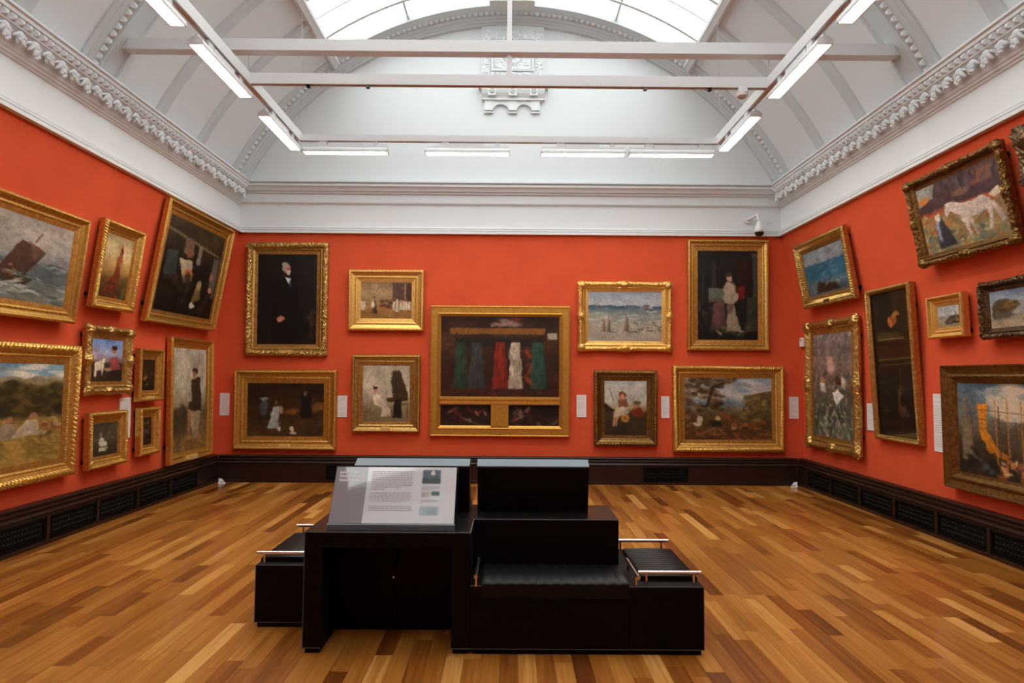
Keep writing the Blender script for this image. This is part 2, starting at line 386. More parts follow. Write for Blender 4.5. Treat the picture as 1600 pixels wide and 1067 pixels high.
# skylight: curbs, glazing bars, panes
sky = bpy.data.objects.new('window_1', None); link(sky); tag(sky, kind='structure'); sky.location = (0, 4, 7.1)
SKYI = Matrix.Translation((0, -4, -7.1))
def skypart(name, v, f, m, smooth=False):
    o = mesh_obj(name, v, f, m, sky, smooth); o.matrix_parent_inverse = SKYI; return o
for s in (-1, 1):
    r = math.radians
    prof = [(RV+.14, 34.35), (RV-.02, 34.35), (RV-.045, 34.7), (RV-.03, 34.75), (RV-.03, 35.0), (RV-.075, 35.05), (RV-.075, 35.8), (RV-.05, 35.85), (RV-.05, 36.1), (RV+.02, 36.2)]
    v = [arc_pt(R, s*r(a), y) for y in (Y0+.3, 9.56) for (R, a) in prof]; P = len(prof)
    skypart('curb', v, [(k, k+1, P+k+1, P+k) for k in range(P-1)], WHITEMETAL)
GA = math.radians(34.5); GB = math.radians(19.4)
ybars = [9.42]; yv = 8.9
while yv > Y0+.6: ybars.append(yv); yv -= .455
ybars.append(Y0+.41)
cols = [(-GA, -GB), (-GB, 0), (0, GB), (GB, GA)]
for k in range(len(ybars)-1):
    ya, yb = ybars[k+1], ybars[k]
    for (a0, a1) in cols:
        v, f = sweep_arc([(RV+.06, ya), (RV+.06, yb), (RV+.066, yb), (RV+.066, ya), (RV+.06, ya)], a0, a1, 6)
        skypart('pane', v, f, GLASS)
for k, yy in enumerate(ybars[1:-1]):
    b = .026 if k % 2 == 0 else .011; dp = .05 if k % 2 == 0 else .0
    v, f = sweep_arc([(RV+.08, yy-b), (RV+.02-dp*.4, yy-b), (RV+.015-dp*.4, yy-b*.6), (RV+.015-dp*.4, yy+b*.6), (RV+.02-dp*.4, yy+b), (RV+.08, yy+b)], -GA, GA, 32)
    skypart('glazing_bar', v, f, WHITEMETAL)
for a in (-GB, 0, GB):
    q = MB(); da = .016/RV
    v = [arc_pt(R, a+d_, y) for y in (Y0+.41, 9.42) for (R, d_) in ((RV+.08, -da), (RV+.02, -da), (RV+.02, da), (RV+.08, da))]
    skypart('glazing_bar', v, [(0,1,5,4),(1,2,6,5),(2,3,7,6)], WHITEMETAL)

# ------------------------------------------------------------------ carved plaster panel and bracket on the end wall
def vnoise(nx, ny, cells, seed):
    r = np.random.RandomState(seed); cx, cy = cells; g = r.rand(cy+2, cx+2)
    X = np.linspace(0, cx, nx); Yv = np.linspace(0, cy, ny); xi = np.minimum(X.astype(int), cx-1+1); yi = np.minimum(Yv.astype(int), cy)
    fx = X-xi; fy = Yv-yi; fx = fx*fx*(3-2*fx); fy = fy*fy*(3-2*fy)
    a = g[np.ix_(yi, xi)]; b = g[np.ix_(yi, xi+1)]; c = g[np.ix_(yi+1, xi)]; d = g[np.ix_(yi+1, xi+1)]
    return (a*(1-fx)+b*fx)*(1-fy[:, None])+(c*(1-fx)+d*fx)*fy[:, None]
def relief(name, x0, x1, z0, z1, yb, amp, nx, nz, cells, seed, parent):
    h = vnoise(nx, nz, cells, seed); h = np.abs(h-.5)*2; h = np.clip(1-h*1.6, 0, 1)
    v = []; f = []
    for j in range(nz):
        for i in range(nx):
            e = 0 if (i in (0, nx-1) or j in (0, nz-1)) else 1
            v.append((x0+(x1-x0)*i/(nx-1), yb-e*(.004+amp*h[j, i]), z0+(z1-z0)*j/(nz-1)))
    f = [(j*nx+i, j*nx+i+1, (j+1)*nx+i+1, (j+1)*nx+i) for j in range(nz-1) for i in range(nx-1)]
    return mesh_obj(name, v, f, MOULD, parent)
pl = thing('plaster_panel', 'carved white plaster panel with rosette bracket on the vaulted end wall', 'plaster panel', (.02, D, 5.66))
PLI = Matrix.Translation((-.02, -D, -5.66))
def pp(o): o.matrix_parent_inverse = PLI; return o
YB = D+.0
pp(box('backing_slab', -.47, .50, YB-.045, YB, 6.12, 7.02, MOULD, pl))
pp(relief('carved_border', -.455, -.325, 6.2, 6.95, YB-.045, .022, 16, 80, (4, 22), 3, pl))
pp(relief('carved_border', .355, .485, 6.2, 6.95, YB-.045, .022, 16, 80, (4, 22), 4, pl))
pp(relief('carved_border', -.32, .35, 6.78, 6.95, YB-.045, .022, 70, 18, (20, 5), 5, pl))
pp(relief('carved_border', -.32, .35, 6.13, 6.28, YB-.045, .022, 70, 18, (20, 5), 6, pl))
pp(relief('carved_field', -.27, .30, 6.31, 6.74, YB-.045, .014, 60, 46, (12, 9), 8, pl))
for (a, b, c, d) in ((-.31, .34, 6.745, 6.77), (-.31, .34, 6.285, 6.305), (-.31, -.285, 6.305, 6.745), (.315, .34, 6.305, 6.745)):
    pp(box('inner_fillet', a, b, YB-.075, YB-.04, c, d, MOULD, pl))
q = MB(); n = 28
for k in range(n):
    a0 = math.pi*(1+k/n); a1 = math.pi*(1+(k+.6)/n)
    q.tube((.015+.17*math.cos(a0), YB-.06, 6.60+.2*math.sin(a0)), (.015+.17*math.cos(a1), YB-.06, 6.60+.2*math.sin(a1)), .012, 6)
pp(q.build('bead_garland', MOULD, pl))
def shelf_sec(x0, x1, pts, name):
    q = MB(); q.prism([(YB-p, z) for p, z in pts]+[(YB, pts[-1][1]), (YB, pts[0][1])], x0, x1); return pp(q.build(name, MOULD, pl))
shelf_sec(-.51, .56, [(.16, 6.095), (.16, 6.045), (.14, 6.03), (.14, 6.015), (.125, 6.005)], 'bracket_shelf')
shelf_sec(-.46, .51, [(.125, 6.01), (.12, 5.97), (.10, 5.92), (.06, 5.86), (.055, 5.84)], 'bracket_cove')
shelf_sec(-.44, .49, [(.085, 5.845), (.085, 5.825), (.06, 5.815)], 'bracket_fillet')
for cx in (-.30, .02, .34):
    q = MB(); q.box(cx-.06, cx+.06, YB-.125, YB-.08, 5.88, 6.02)
    for k in range(8):
        a = k*math.pi/4; q.lathe((0, 0, 0), [(.001, 0), (.001, 0)], 3) if 0 else None
        x, z = cx+.032*math.cos(a), 5.95+.034*math.sin(a)
        q.add([(x-.016, YB-.125, z-.016), (x+.016, YB-.125, z-.016), (x+.016, YB-.125, z+.016), (x-.016, YB-.125, z+.016), (x, YB-.15, z)], [(0,1,4),(1,2,4),(2,3,4),(3,0,4)])
    q.add([(cx-.02, YB-.125, 5.93), (cx+.02, YB-.125, 5.93), (cx+.02, YB-.125, 5.97), (cx-.02, YB-.125, 5.97), (cx, YB-.158, 5.95)], [(0,1,4),(1,2,4),(2,3,4),(3,0,4)])
    pp(q.build('rosette', MOULD, pl))
for cx in (-.35, .02, .37):
    pp(box('bracket_foot', cx-.065, cx+.065, YB-.06, YB, 5.67, 5.82, MOULD, pl)); pp(box('foot_tip', cx-.065, cx+.065, YB-.045, YB, 5.635, 5.66, MOULD, pl))
for x0, x1 in ((-.285, -.045), (.085, .305)):
    q = MB(); n = 12; v = []
    for k in range(n+1):
        t = k/n; x = x0+(x1-x0)*t; zz = 5.70+.07*math.sin(math.pi*t)**.7
        v += [(x, YB-.05, zz), (x, YB-.05, 5.82), (x, YB, zz)]
    q.add(v, [(3*k, 3*k+3, 3*k+4, 3*k+1) for k in range(n)]+[(3*k, 3*k+2, 3*k+5, 3*k+3) for k in range(n)])
    pp(q.build('bracket_arch', MOULD, pl))
# boss at the crown of the end arch
bo = thing('ceiling_boss', 'square carved boss at the crown of the skylight', 'boss', (.0, 9.30, 7.08))
o = box('boss_block', -.33, .33, -.10, .12, -.02, .12, mat('cream_plaster', (.56, .54, .49), .6), bo, .01)
for cx in (-.2, 0, .2):
    o = relief('boss_carving', cx-.09, cx+.09, -.01, .11, -.10, .02, 18, 12, (4, 3), 20+int(cx*10), bo)

# ------------------------------------------------------------------ tie beam, lighting track, fittings
tb = thing('tie_beam', 'long white tie beam spanning the vault between plaster ribs', 'beam', (0, 6.42, 4.845))
box('beam', -3.86, 3.86, -.06, .06, 0, .118, WHITEMETAL, tb)
for s in (-1, 1):
    q = MB(); q.box(s*3.90-.045, s*3.90+.045, -.05, .05, .01, .11); q.build('end_bracket', MOULD, tb)
box('hanger_rod', -.05, .0, -.025, .025, .11, 2.23, WHITEMETAL, tb); box('lower_hanger', -.05, .0, -.025, .025, -.23, .005, WHITEMETAL, tb)
for x in (-1.88, 1.98): 
    pass
ZT0, ZT1 = 4.515, 4.625
lt = thing('lighting_track', 'white rectangular lighting track hung below the skylight', 'lighting track', (0, 6.4, ZT0))
LTI = Matrix.Translation((0, -6.4, -ZT0))
def lp(o): o.matrix_parent_inverse = LTI; return o
XT = 2.66; XTR = 2.605
for s in (-1, 1): 
    q = MB(); xc = -XT if s < 0 else XTR; x0, x1 = (xc-.03, xc+.03); q.box(x0, x1, Y0+.9, 8.03, ZT0+.02, ZT1); q.box(x0, x0+.016, Y0+.9, 8.03, ZT0, ZT0+.021); q.box(x1-.016, x1, Y0+.9, 8.03, ZT0, ZT0+.021)
    lp(q.build('side_rail', WHITEMETAL, lt))
for nm, yy in (('end_rail', 8.0), ('cross_rail', 6.42), ('cross_rail', 2.95), ('end_rail', Y0+.93)):
    q = MB(); q.box(-XT+.029, XTR-.029, yy-.03, yy+.03, ZT0+.02, ZT1 if nm == 'cross_rail' else 4.592); q.box(-XT+.029, XTR-.029, yy-.03, yy-.014, ZT0, ZT0+.021); q.box(-XT+.029, XTR-.029, yy+.014, yy+.03, ZT0, ZT0+.021); lp(q.build(nm, WHITEMETAL, lt))
for s in (-1, 1):
    for yy, zt in ((8.0, 6.27), (6.42, 4.85)):
        q = MB(); xw = -XT if s < 0 else XTR; q.tube((xw, yy, ZT1-.06), (xw, yy, zt+.09), .0035, 6); lp(q.build('suspension_wire', mat('wire', (.4, .4, .4), .4), lt))
for x in (-2.05, -1.45, 1.35, 2.0):
    lp(box('track_clip', x-.018, x+.018, 6.40, 6.44, ZT0-.025, ZT0+.002, MATS['smoked_dome'], lt))
# motion sensor under the cross rail
ms = thing('ceiling_sensor', 'small white motion sensor under the cross rail', 'sensor', (2.33, 6.42, 4.42))
box('mount', -.045, .045, -.04, .04, .05, .10, WHITEPLASTIC, ms, .004)
q = MB(); q.lathe((0, 0, 0), [(.035, 0), (.055, .015), (.06, .05), (.04, .056)], 18); q.build('lens_housing', WHITEPLASTIC, ms)
# linear fittings
def fitting(cx, cy, along, label, group):
    L = 1.05; rz = 0 if along == 'x' else math.pi/2
    t = thing('strip_light', label, 'light', (cx, cy, 4.365), (0, 0, rz), group)
    tl = math.radians(0)
    q = MB(); n = 10; v = []
    for k in range(n+1):
        a = math.pi*k/n; v.append((.066*math.cos(a), .018+.055*math.sin(a)))
    sec = [(.066, 0)]+v+[(-.066, 0), (-.055, 0), (-.055, .014), (.055, .014), (.055, 0)]
    q.prism(sec, -L/2, L/2); q.build('housing', WHITEMETAL, t)
    for s in (-1, 1):
        q = MB(); q.prism([(.066, 0)]+v+[(-.066, 0)], s*L/2-.006, s*L/2+.006); q.build('end_cap', WHITEMETAL, t)
    q = MB(); q.box(-L/2+.008, L/2-.008, -.054, .054, .008, .013); q.build('diffuser', LIT, t)
    box('driver_box', -.22, .20, -.022, .022, .072, .128, WHITEMETAL, t); box('adaptor', -.33, -.23, -.02, .02, .06, .150, WHITEMETAL, t); box('adaptor', .34, .40, -.015, .015, .06, .150, WHITEMETAL, t)
    box('fixing_rail', -L/2+.01, L/2-.01, -.012, .012, .066, .10, WHITEMETAL, t)
    return t
for x, lb in ((-2.07, 'strip light under the end rail on the bearded man portrait side, touching the rail corner'), (-.545, 'strip light standing alone under the end rail, gaps at both its ends'),
              (.90, 'strip light under the end rail joined end to end, over the beach scene'), (2.005, 'strip light under the end rail joined end to end, touching the horse side corner')):
    fitting(x, 8.0, 'x', lb, 'strip lights along the end rail')
for sx, nm, ys in ((-1, 'boat', (7.385, 5.865, 4.53)), (1, 'horse', (7.29, 5.77, 4.40))):
    for k, y in enumerate(ys):
        lb = ('strip light under the %s picture side rail between end rail and cross rail', 'strip light under the %s picture side rail where the tie beam crosses above', 'strip light under the %s picture side rail, next after the one at the tie beam')[k] % nm if k < 3 else 'strip light under the %s picture side rail, farthest from the end wall' % nm
        fitting(-2.665 if sx < 0 else 2.60, y, 'y', lb, 'strip lights along the %s picture side' % nm)

# ------------------------------------------------------------------ furniture island
isl = thing('display_desk', 'long black display desk with a kneehole and raised middle block', 'desk', (-.24, 4.23, 0))
DI = Matrix.Translation((.24, -4.23, 0))
def dp(o, I=DI): o.matrix_parent_inverse = I; return o
XL, XR, YF, YK, YR = -1.18, .70, 3.82, 4.18, 4.635
dp(box('core_block', XL, XR, YK, YR, .03, .684, BLACK, isl, .003))
dp(box('core_top', XL, XR, YK-.001, YR, .684, .692, BLACKTOP, isl, .002))
dp(box('desk_top', XL, -.22, YF, YK, .60, .684, BLACK, isl, .003)); dp(box('desk_surface', XL, -.22, YF, YK, .684, .692, BLACKTOP, isl, .002))
dp(box('desk_leg', XL, -1.075, YF, YK, .03, .602, BLACK, isl, .003)); dp(box('desk_leg', -.327, -.2195, YF, YK, .03, .602, BLACK, isl, .003))
for a, b, c, d in ((XL+.02, XR-.02, YK, YR-.02), (XL+.012, -1.085, YF+.015, YK), (-.317, -.232, YF+.015, YK)): dp(box('toe_kick', a, b, c, d, 0, .032, BLACK, isl))
for x0, x1 in ((-1.07, -.703), (-.697, -.33)): 
    o = dp(box('door', x0, x1, YK-.014, YK, .04, .595, BLACK, isl, .003))
q = MB(); q.tube((-.72, YK-.02, .33), (-.72, YK-.01, .33), .006, 10); dp(q.build('keyhole', STEEL, isl))
dp(box('edge_strip', XL, -.22, YF-.0015, YF+.002, .686, .6915, EDGE, isl)); dp(box('edge_strip', -.218, XR, YK-.0025, YK+.002, .686, .6915, EDGE, isl))
dp(box('edge_strip', XL-.0015, XL+.002, YF, YF+.004, .03, .69, EDGE, isl)); dp(box('edge_strip', XL, -1.075, YF-.0015, YF+.002, .03, .034, EDGE, isl)); dp(box('edge_strip', -.327, -.222, YF-.0015, YF+.002, .03, .034, EDGE, isl))
q = MB(); q.add([(-.222, YF, .6925), (-.216, YF, .6925), (-.216, YK, .6925), (-.222, YK, .6925)], [(0,1,2,3)]); dp(q.build('edge_strip', EDGE, isl))

def cushion(name, x0, x1, y0, y1, zb, zt, ribs, axis, parent, I, front=0):
    # padded seat with ribs; 'axis' is the direction along which ribs repeat; front>0: rolled front lip hanging down
    q = MB(); n = ribs*8
    prof = []
    if front: prof = [(y0+.008, zb-front), (y0, zb-front+.006), (y0-.004, zb+.012), (y0-.002, zt-.010), (y0+.012, zt)]
    else: prof = [(y0, zb), (y0, zt-.012), (y0+.01, zt)]
    prof += [((y0+y1)/2, zt+.003), (y1-.01, zt), (y1, zt-.012), (y1, zb)]
    P = len(prof); v = []
    for i in range(n+1):
        t = i/n; h = abs(math.sin(math.pi*ribs*t))**.5; x = x0+(x1-x0)*t
        for (yy, zz) in prof:
            k = (zz-(zb-front))/(zt-zb+front+.001); dz = (h-1)*.006*(1 if zz > zb+.02 else 0); dy = 0
            v.append((x, yy+dy, zz+dz))
    f = [(i*P+k, (i+1)*P+k, (i+1)*P+k+1, i*P+k+1) for i in range(n) for k in range(P-1)]
    f += [tuple(range(P)), tuple(range(n*P+P-1, n*P-1, -1))]
    if axis == 'y': v = [(b, a, c) for a, b, c in v]
    q.add(v, f); o = q.build(name, LEATHER, parent); o.data.shade_smooth(); o.data.set_sharp_from_angle(angle=1.0); return dp(o, I)
def rail(p0, p1, posts, parent, I, zbase=.39):
    q = MB(); q.tube(p0, p1, .0115, 12); r_ = dp(q.build('arm_rail', STEEL, parent), I); r_.data.shade_smooth(); r_.data.set_sharp_from_angle(angle=.8)
    for t in posts:
        a = Vector(p0).lerp(Vector(p1), t); q = MB(); q.tube((a.x, a.y, zbase), (a.x, a.y, a.z-.004), .0075, 10); o = q.build('post', STEEL, r_)
def bench(label, x0, x1, y0, y1):
    t = thing('bench', label, 'bench', ((x0+x1)/2, (y0+y1)/2, 0)); I = Matrix.Translation((-(x0+x1)/2, -(y0+y1)/2, 0))
    dp(box('base', x0, x1, y0, y1, .03, .389, BLACK, t, .003), I); dp(box('toe_kick', x0+.015, x1-.015, y0+.012, y1-.012, 0, .032, BLACK, t), I)
    dp(box('edge_strip', x0, x1, y0-.0015, y0+.002, .384, .3895, EDGE, t), I); dp(box('edge_strip', x0, x1, y0-.0015, y0+.002, .03, .0335, EDGE, t), I)
    return t, I
t, I = bench('black bench with ribbed seat below the middle block of the desk', -.22, .70, YF, YK)
cushion('seat_cushion', -.152, .6995, 3.808, 4.175, .385, .416, 13, 'x', t, I, front=.065)
rail((-.184, 3.76, .457), (-.184, 4.13, .457), (.12, .88), t, I)
t, I = bench('black bench with ribbed seat and three steel rails at the desk end', .70, 1.132, YF, YR)
dp(box('edge_strip', 1.1305, 1.134, YF, YF+.004, .03, .389, EDGE, t), I)
cushion('seat_cushion', 3.93, 4.54, .785, 1.125, .385, .422, 13, 'y', t, I)
rail((.742, 3.76, .457), (.742, 4.13, .457), (.2, .88), t, I); rail((.76, 3.862, .457), (1.128, 3.862, .457), (.13, .88), t, I); rail((.76, 4.60, .457), (1.118, 4.60, .457), (.06, .86), t, I)
t, I = bench('black bench with ribbed seat at the kneehole end of the desk', -1.605, -1.18, 4.205, 5.06)
dp(box('edge_strip', -1.607, -1.603, 4.205, 4.209, .03, .389, EDGE, t), I)
cushion('seat_cushion', 4.28, 4.93, -1.60, -1.20, .385, .422, 14, 'y', t, I)
rail((-1.61, 4.235, .457), (-1.192, 4.235, .457), (.12, .95), t, I); rail((-1.60, 4.99, .457), (-1.2, 4.99, .457), (.12, .9), t, I)

# lecterns
def lectern(label, x0, x1, yc, s):
    # s=+1 faces the camera side (-y); section given for facing -y around yc
    t = thing('lectern', label, 'lectern', ((x0+x1)/2, yc, .692)); I = Matrix.Translation((-(x0+x1)/2, -yc, -.692))
    S = lambda p: (yc+s*p[0], p[1])
    q = MB(); q.prism([S(p) for p in ((-.115, .692), (-.115, .72), (.075, 1.03), (.150, .993), (.105, .69))], x0, x1); dp(q.build('case', BLACK, t), I)
    q = MB(); q.prism([S(p) for p in ((.072, 1.026), (.070, 1.036), (.153, .999), (.150, .990))], x0-.003, x1+.003); dp(q.build('top_edge', PALE, t), I)
    q = MB(); q.prism([S(p) for p in ((-.112, .692), (-.128, .692), (-.128, .724), (-.112, .728))], x0-.003, x1+.003); dp(q.build('lip', PALE, t), I)
    return t, I
FR = lectern('front lectern with printed information panel on the desk above the kneehole', -1.062, -.318, 3.982, 1)
lectern('rear facing lectern behind the printed information panel, seen from its black back', -1.022, -.264, 4.51, -1)
lectern('rear facing lectern above the ribbed front bench, with plain black back', -.208, .532, 4.51, -1)

# ------------------------------------------------------------------ painter: pictures as vertex colours
class Pic:
    def __init__(s, nx, ny, seed=1):
        s.nx, s.ny, s.seed = nx, ny, seed; s.u, s.v = np.meshgrid(np.linspace(0, 1, nx), np.linspace(0, 1, ny)); s.im = np.zeros((ny, nx, 3)); s.r = np.random.RandomState(seed); s.asp = nx/ny
        s.br = vnoise(nx, ny, (max(4, nx//5), max(4, ny//7)), seed+77)
        s.ju = (vnoise(nx, ny, (14, 14), seed+5)-.5)*.03; s.jv = (vnoise(nx, ny, (14, 14), seed+6)-.5)*.03
    def mix(s, m, c): s.im = s.im*(1-m[..., None])+np.array(c, float)*m[..., None]
    def bg(s, stops):
        vs_ = [p for p, c in stops]
        for k in range(3): s.im[..., k] = np.interp(s.v+s.jv, vs_, [c[k] for p, c in stops])
        return s
    def ell(s, cx, cy, rx, ry, c, soft=.35, a=1, rot=0):
        x, y = s.u+s.ju-cx, s.v+s.jv-cy
        if rot: x, y = x*math.cos(rot)+y*math.sin(rot), -x*math.sin(rot)+y*math.cos(rot)
        r_ = np.sqrt((x/rx)**2+(y/ry)**2); s.mix(np.clip((1-r_)/soft+.5, 0, 1)*a, c); return s
    def poly(s, pts, c, a=1, jit=1):
        x, y = s.u+s.ju*jit*.6, s.v+s.jv*jit*.6; ins = np.zeros(x.shape, bool); n = len(pts)
        for i in range(n):
            (x1, y1), (x2, y2) = pts[i], pts[(i+1) % n]
            if y1 == y2: continue
            cond = ((y1 > y) != (y2 > y)) & (x < (x2-x1)*(y-y1)/(y2-y1)+x1); ins ^= cond
        xs = [p_[0] for p_ in pts]; ys = [p_[1] for p_ in pts]; t = .5*(s.u-min(xs))/(max(xs)-min(xs)+1e-6)+.5*(s.v-min(ys))/(max(ys)-min(ys)+1e-6)
        k = (1.12-.34*np.clip(t, 0, 1))*(1+.24*(s.br-.5)) if jit > .4 else 1+.2*(s.br-.5)
        m = ins*float(a); m = (m+np.roll(m, 1, 0)+np.roll(m, -1, 0)+np.roll(m, 1, 1)+np.roll(m, -1, 1))/5
        s.im = s.im*(1-m[..., None])+np.array(c, float)*np.asarray(k)[..., None]*m[..., None]; return s
    def rect(s, x0, y0, x1, y1, c, a=1): return s.poly([(x0,y0),(x1,y0),(x1,y1),(x0,y1)], c, a, .3)
    def line(s, pts, w_, c, a=1):
        for (x1, y1), (x2, y2) in zip(pts[:-1], pts[1:]):
            dx, dy = x2-x1, y2-y1; L = dx*dx+dy*dy+1e-9; t = np.clip(((s.u-x1)*dx+(s.v-y1)*dy)/L, 0, 1)
            d = np.hypot(s.u-x1-t*dx, (s.v-y1-t*dy)/s.asp); s.mix(np.clip(1.5-d/w_, 0, 1)*a, c)
        return s
    def strokes(s, n, box_, cols, sz=(.03, .01), rot=(0, .5), a=.7):
        x0, y0, x1, y1 = box_
        for k in range(n):
            c = cols[s.r.randint(len(cols))]; f = s.r.uniform(.5, 1.4)
            s.ell(s.r.uniform(x0, x1), s.r.uniform(y0, y1), sz[0]*f, sz[1]*f, c, .6, a, s.r.normal(rot[0], rot[1]))
        return s
    def noise(s, amp, cells=12):
        k = vnoise(s.nx, s.ny, (cells, cells), s.seed+9)*.6+vnoise(s.nx, s.ny, (cells*4, cells*4), s.seed+19)*.4
        s.im = s.im*(1+amp*(k[..., None]-.5)*2); return s
    def finish(s):
        a = np.pad(s.im, ((1,1),(1,1),(0,0)), 'edge'); b = (a[1:-1,1:-1]*2+a[:-2,1:-1]+a[2:,1:-1]+a[1:-1,:-2]+a[1:-1,2:])/6
        s.im = b; R = 5; gy, gx = np.mgrid[-R:R+1, -R:R+1]
        for k in range(int(s.nx*s.ny*.045)):                       # short broken brush marks
            x, y = s.r.randint(R, max(R+1, s.nx-R)), s.r.randint(R, max(R+1, s.ny-R))
            c = s.im[y, x]*s.r.uniform(.78, 1.22); t = s.r.uniform(0, math.pi); l, w_ = s.r.uniform(2, 4.5), s.r.uniform(.8, 1.5)
            ox, oy = s.r.randint(-2, 3), s.r.randint(-2, 3); xx, yy = np.clip(x+ox, R, s.nx-R-1), np.clip(y+oy, R, s.ny-R-1)
            if s.nx <= 2*R+1 or s.ny <= 2*R+1: break
            u, v = gx*math.cos(t)+gy*math.sin(t), -gx*math.sin(t)+gy*math.cos(t); m = np.clip(1.6-np.sqrt((u/l)**2+(v/w_)**2)*1.4, 0, 1)[..., None]*.65
            w = s.im[yy-R:yy+R+1, xx-R:xx+R+1]; w[...] = w*(1-m)+c*m
        return s
    def fig(s, x, y, h, dress, skin=(190,140,105), hair=(50,30,20), wid=.32):
        # loosely brushed standing figure, (x,y) = feet
        w_ = h*wid/s.asp; dk = tuple(c*.55 for c in dress); lt = tuple(min(255, c*1.12) for c in dress)
        s.poly([(x-w_*.5, y), (x-w_*.30, y-h*.5), (x-w_*.22, y-h*.66), (x-w_*.26, y-h*.82), (x+w_*.24, y-h*.82), (x+w_*.22, y-h*.66), (x+w_*.33, y-h*.5), (x+w_*.5, y)], dress, .9, .8)
        s.poly([(x+w_*.1, y), (x+w_*.06, y-h*.8), (x+w_*.24, y-h*.82), (x+w_*.33, y-h*.5), (x+w_*.5, y)], dk, .55, .8)
        s.ell(x-w_*.12, y-h*.4, w_*.08, h*.3, lt, .8, .7); s.ell(x+w_*.2, y-h*.62, w_*.10, h*.16, tuple(c*.8 for c in skin), .6, .7, .3)
        s.ell(x, y-h*.905, h*.050/s.asp, h*.065, skin, .4); s.ell(x+w_*.03, y-h*.95, h*.056/s.asp, h*.045, hair, .4); return s
def canvas(pic, w_, h_, parent, m=None, ypos=.054, gain=1.0, fin=True):
    ny, nx = pic.ny, pic.nx; (pic.finish() if fin else 0)
    im = np.clip(pic.im/255, 0, 1); L = np.where(im <= .04045, im/12.92, ((im+.055)/1.055)**2.4)*gain; L = np.clip(L, .002, .9)
    X, Z = np.meshgrid(np.linspace(-w_/2, w_/2, nx), np.linspace(h_/2, -h_/2, ny))
    v = np.stack([X, np.full_like(X, ypos), Z], -1).reshape(-1, 3)
    idx = np.arange(nx*ny).reshape(ny, nx); f = np.stack([idx[:-1, :-1], idx[1:, :-1], idx[1:, 1:], idx[:-1, 1:]], -1).reshape(-1, 4)
    me = bpy.data.meshes.new('canvas'); me.vertices.add(len(v)); me.vertices.foreach_set('co', v.astype(np.float32).ravel())
    me.loops.add(f.size); me.loops.foreach_set('vertex_index', f.ravel().astype(np.int32)); me.polygons.add(len(f)); me.polygons.foreach_set('loop_start', np.arange(0, f.size, 4, dtype=np.int32))
    me.update(calc_edges=True)
    at = me.color_attributes.new('paint', 'FLOAT_COLOR', 'POINT'); a = np.ones((len(v), 4), np.float32); a[:, :3] = L.reshape(-1, 3); at.data.foreach_set('color', a.ravel())
    me.materials.append(m or PAINT); return link(bpy.data.objects.new('canvas', me), parent)

# ------------------------------------------------------------------ frames
def goldmat(name, c, c2, rough=.36, metal=.85, bump=.15): return mat(name, c, rough, metal=metal, var=.3, vscale=30, bump=bump, bscale=120, col2=c2)
G_BRIGHT = goldmat('bright_gilding', (.80, .52, .16), (.62, .36, .09), .38)
G_WARM = goldmat('warm_gilding', (.70, .43, .11), (.46, .26, .055))
G_OLD = goldmat('old_gilding', (.56, .37, .115), (.32, .18, .05))
G_BRONZE = goldmat('bronze_gilding', (.26, .145, .04), (.12, .06, .018), .4)
G_DARK = goldmat('dark_bronze_gilding', (.17, .11, .055), (.07, .042, .02), .38)
G_WOOD = goldmat('gilded_oak', (.58, .31, .06), (.46, .23, .035), .45, .7)
PROF = {
 'scoop': [(0,.075,0),(0,.02,0),(.05,.006,0),(.10,.001,1),(.17,0,1),(.23,.006,0),(.255,.018,0),(.29,.020,0),(.30,.027,0),(.40,.035,0),(.50,.040,0),(.51,.034,0),(.56,.033,0),(.57,.038,0),(.61,.036,2),(.66,.040,0),(.70,.046,0),(1,.053,0)],
 'leafy': [(0,.075,0),(0,.022,0),(.05,.010,3),(.12,.002,3),(.20,-.004,3),(.28,.000,3),(.35,.012,3),(.40,.024,0),(.54,.038,0),(.60,.032,0),(.65,.040,2),(.70,.046,0),(1,.053,0)],
 'plain': [(0,.075,0),(0,.012,0),(.05,.0,0),(.16,-.002,0),(.20,.010,0),(.24,.020,2),(.40,.036,0),(.48,.036,0),(.52,.030,0),(.58,.034,0),(.62,.044,0),(1,.052,0)],
 'flat': [(0,.075,0),(0,.014,0),(.03,.004,0),(.09,0,0),(.14,.005,0),(.16,.014,0),(.66,.014,0),(.70,.006,0),(.76,.002,0),(.82,.010,0),(.86,.022,0),(1,.040,0)],
 'ornate': [(0,.075,0),(-.015,.035,4),(.04,.016,4),(.12,.004,4),(.20,-.004,4),(.28,-.004,4),(.36,.006,4),(.44,.020,4),(.52,.034,0),(.60,.030,2),(.68,.040,0),(.74,.047,0),(1,.053,0)],
 'thin': [(0,.075,0),(0,.020,0),(.15,.004,1),(.40,-.002,1),(.65,.004,1),(.8,.02,0),(1,.035,0)],
 'flute': [(0,.075,0),(0,.02,0),(.08,.006,3),(.18,-.002,3),(.27,.004,3),(.32,.014,0),(.36,.016,5),(.48,.030,5),(.62,.040,5),(.68,.042,0),(.72,.036,0),(.82,.042,0),(.86,.048,0),(1,.053,0)],
 'bevel': [(0,.075,0),(0,.012,0),(.04,.0,0),(.09,.002,0),(.13,.012,0),(.44,.034,0),(.50,.034,0),(.53,.018,0),(.60,.010,0),(.66,.012,0),(.72,.024,2),(.78,.036,0),(.84,.046,0),(1,.053,0)],
}
def hsh(a, b): 
    x = math.sin(a*12.9898+b*78.233)*43758.5453; return x-math.floor(x)
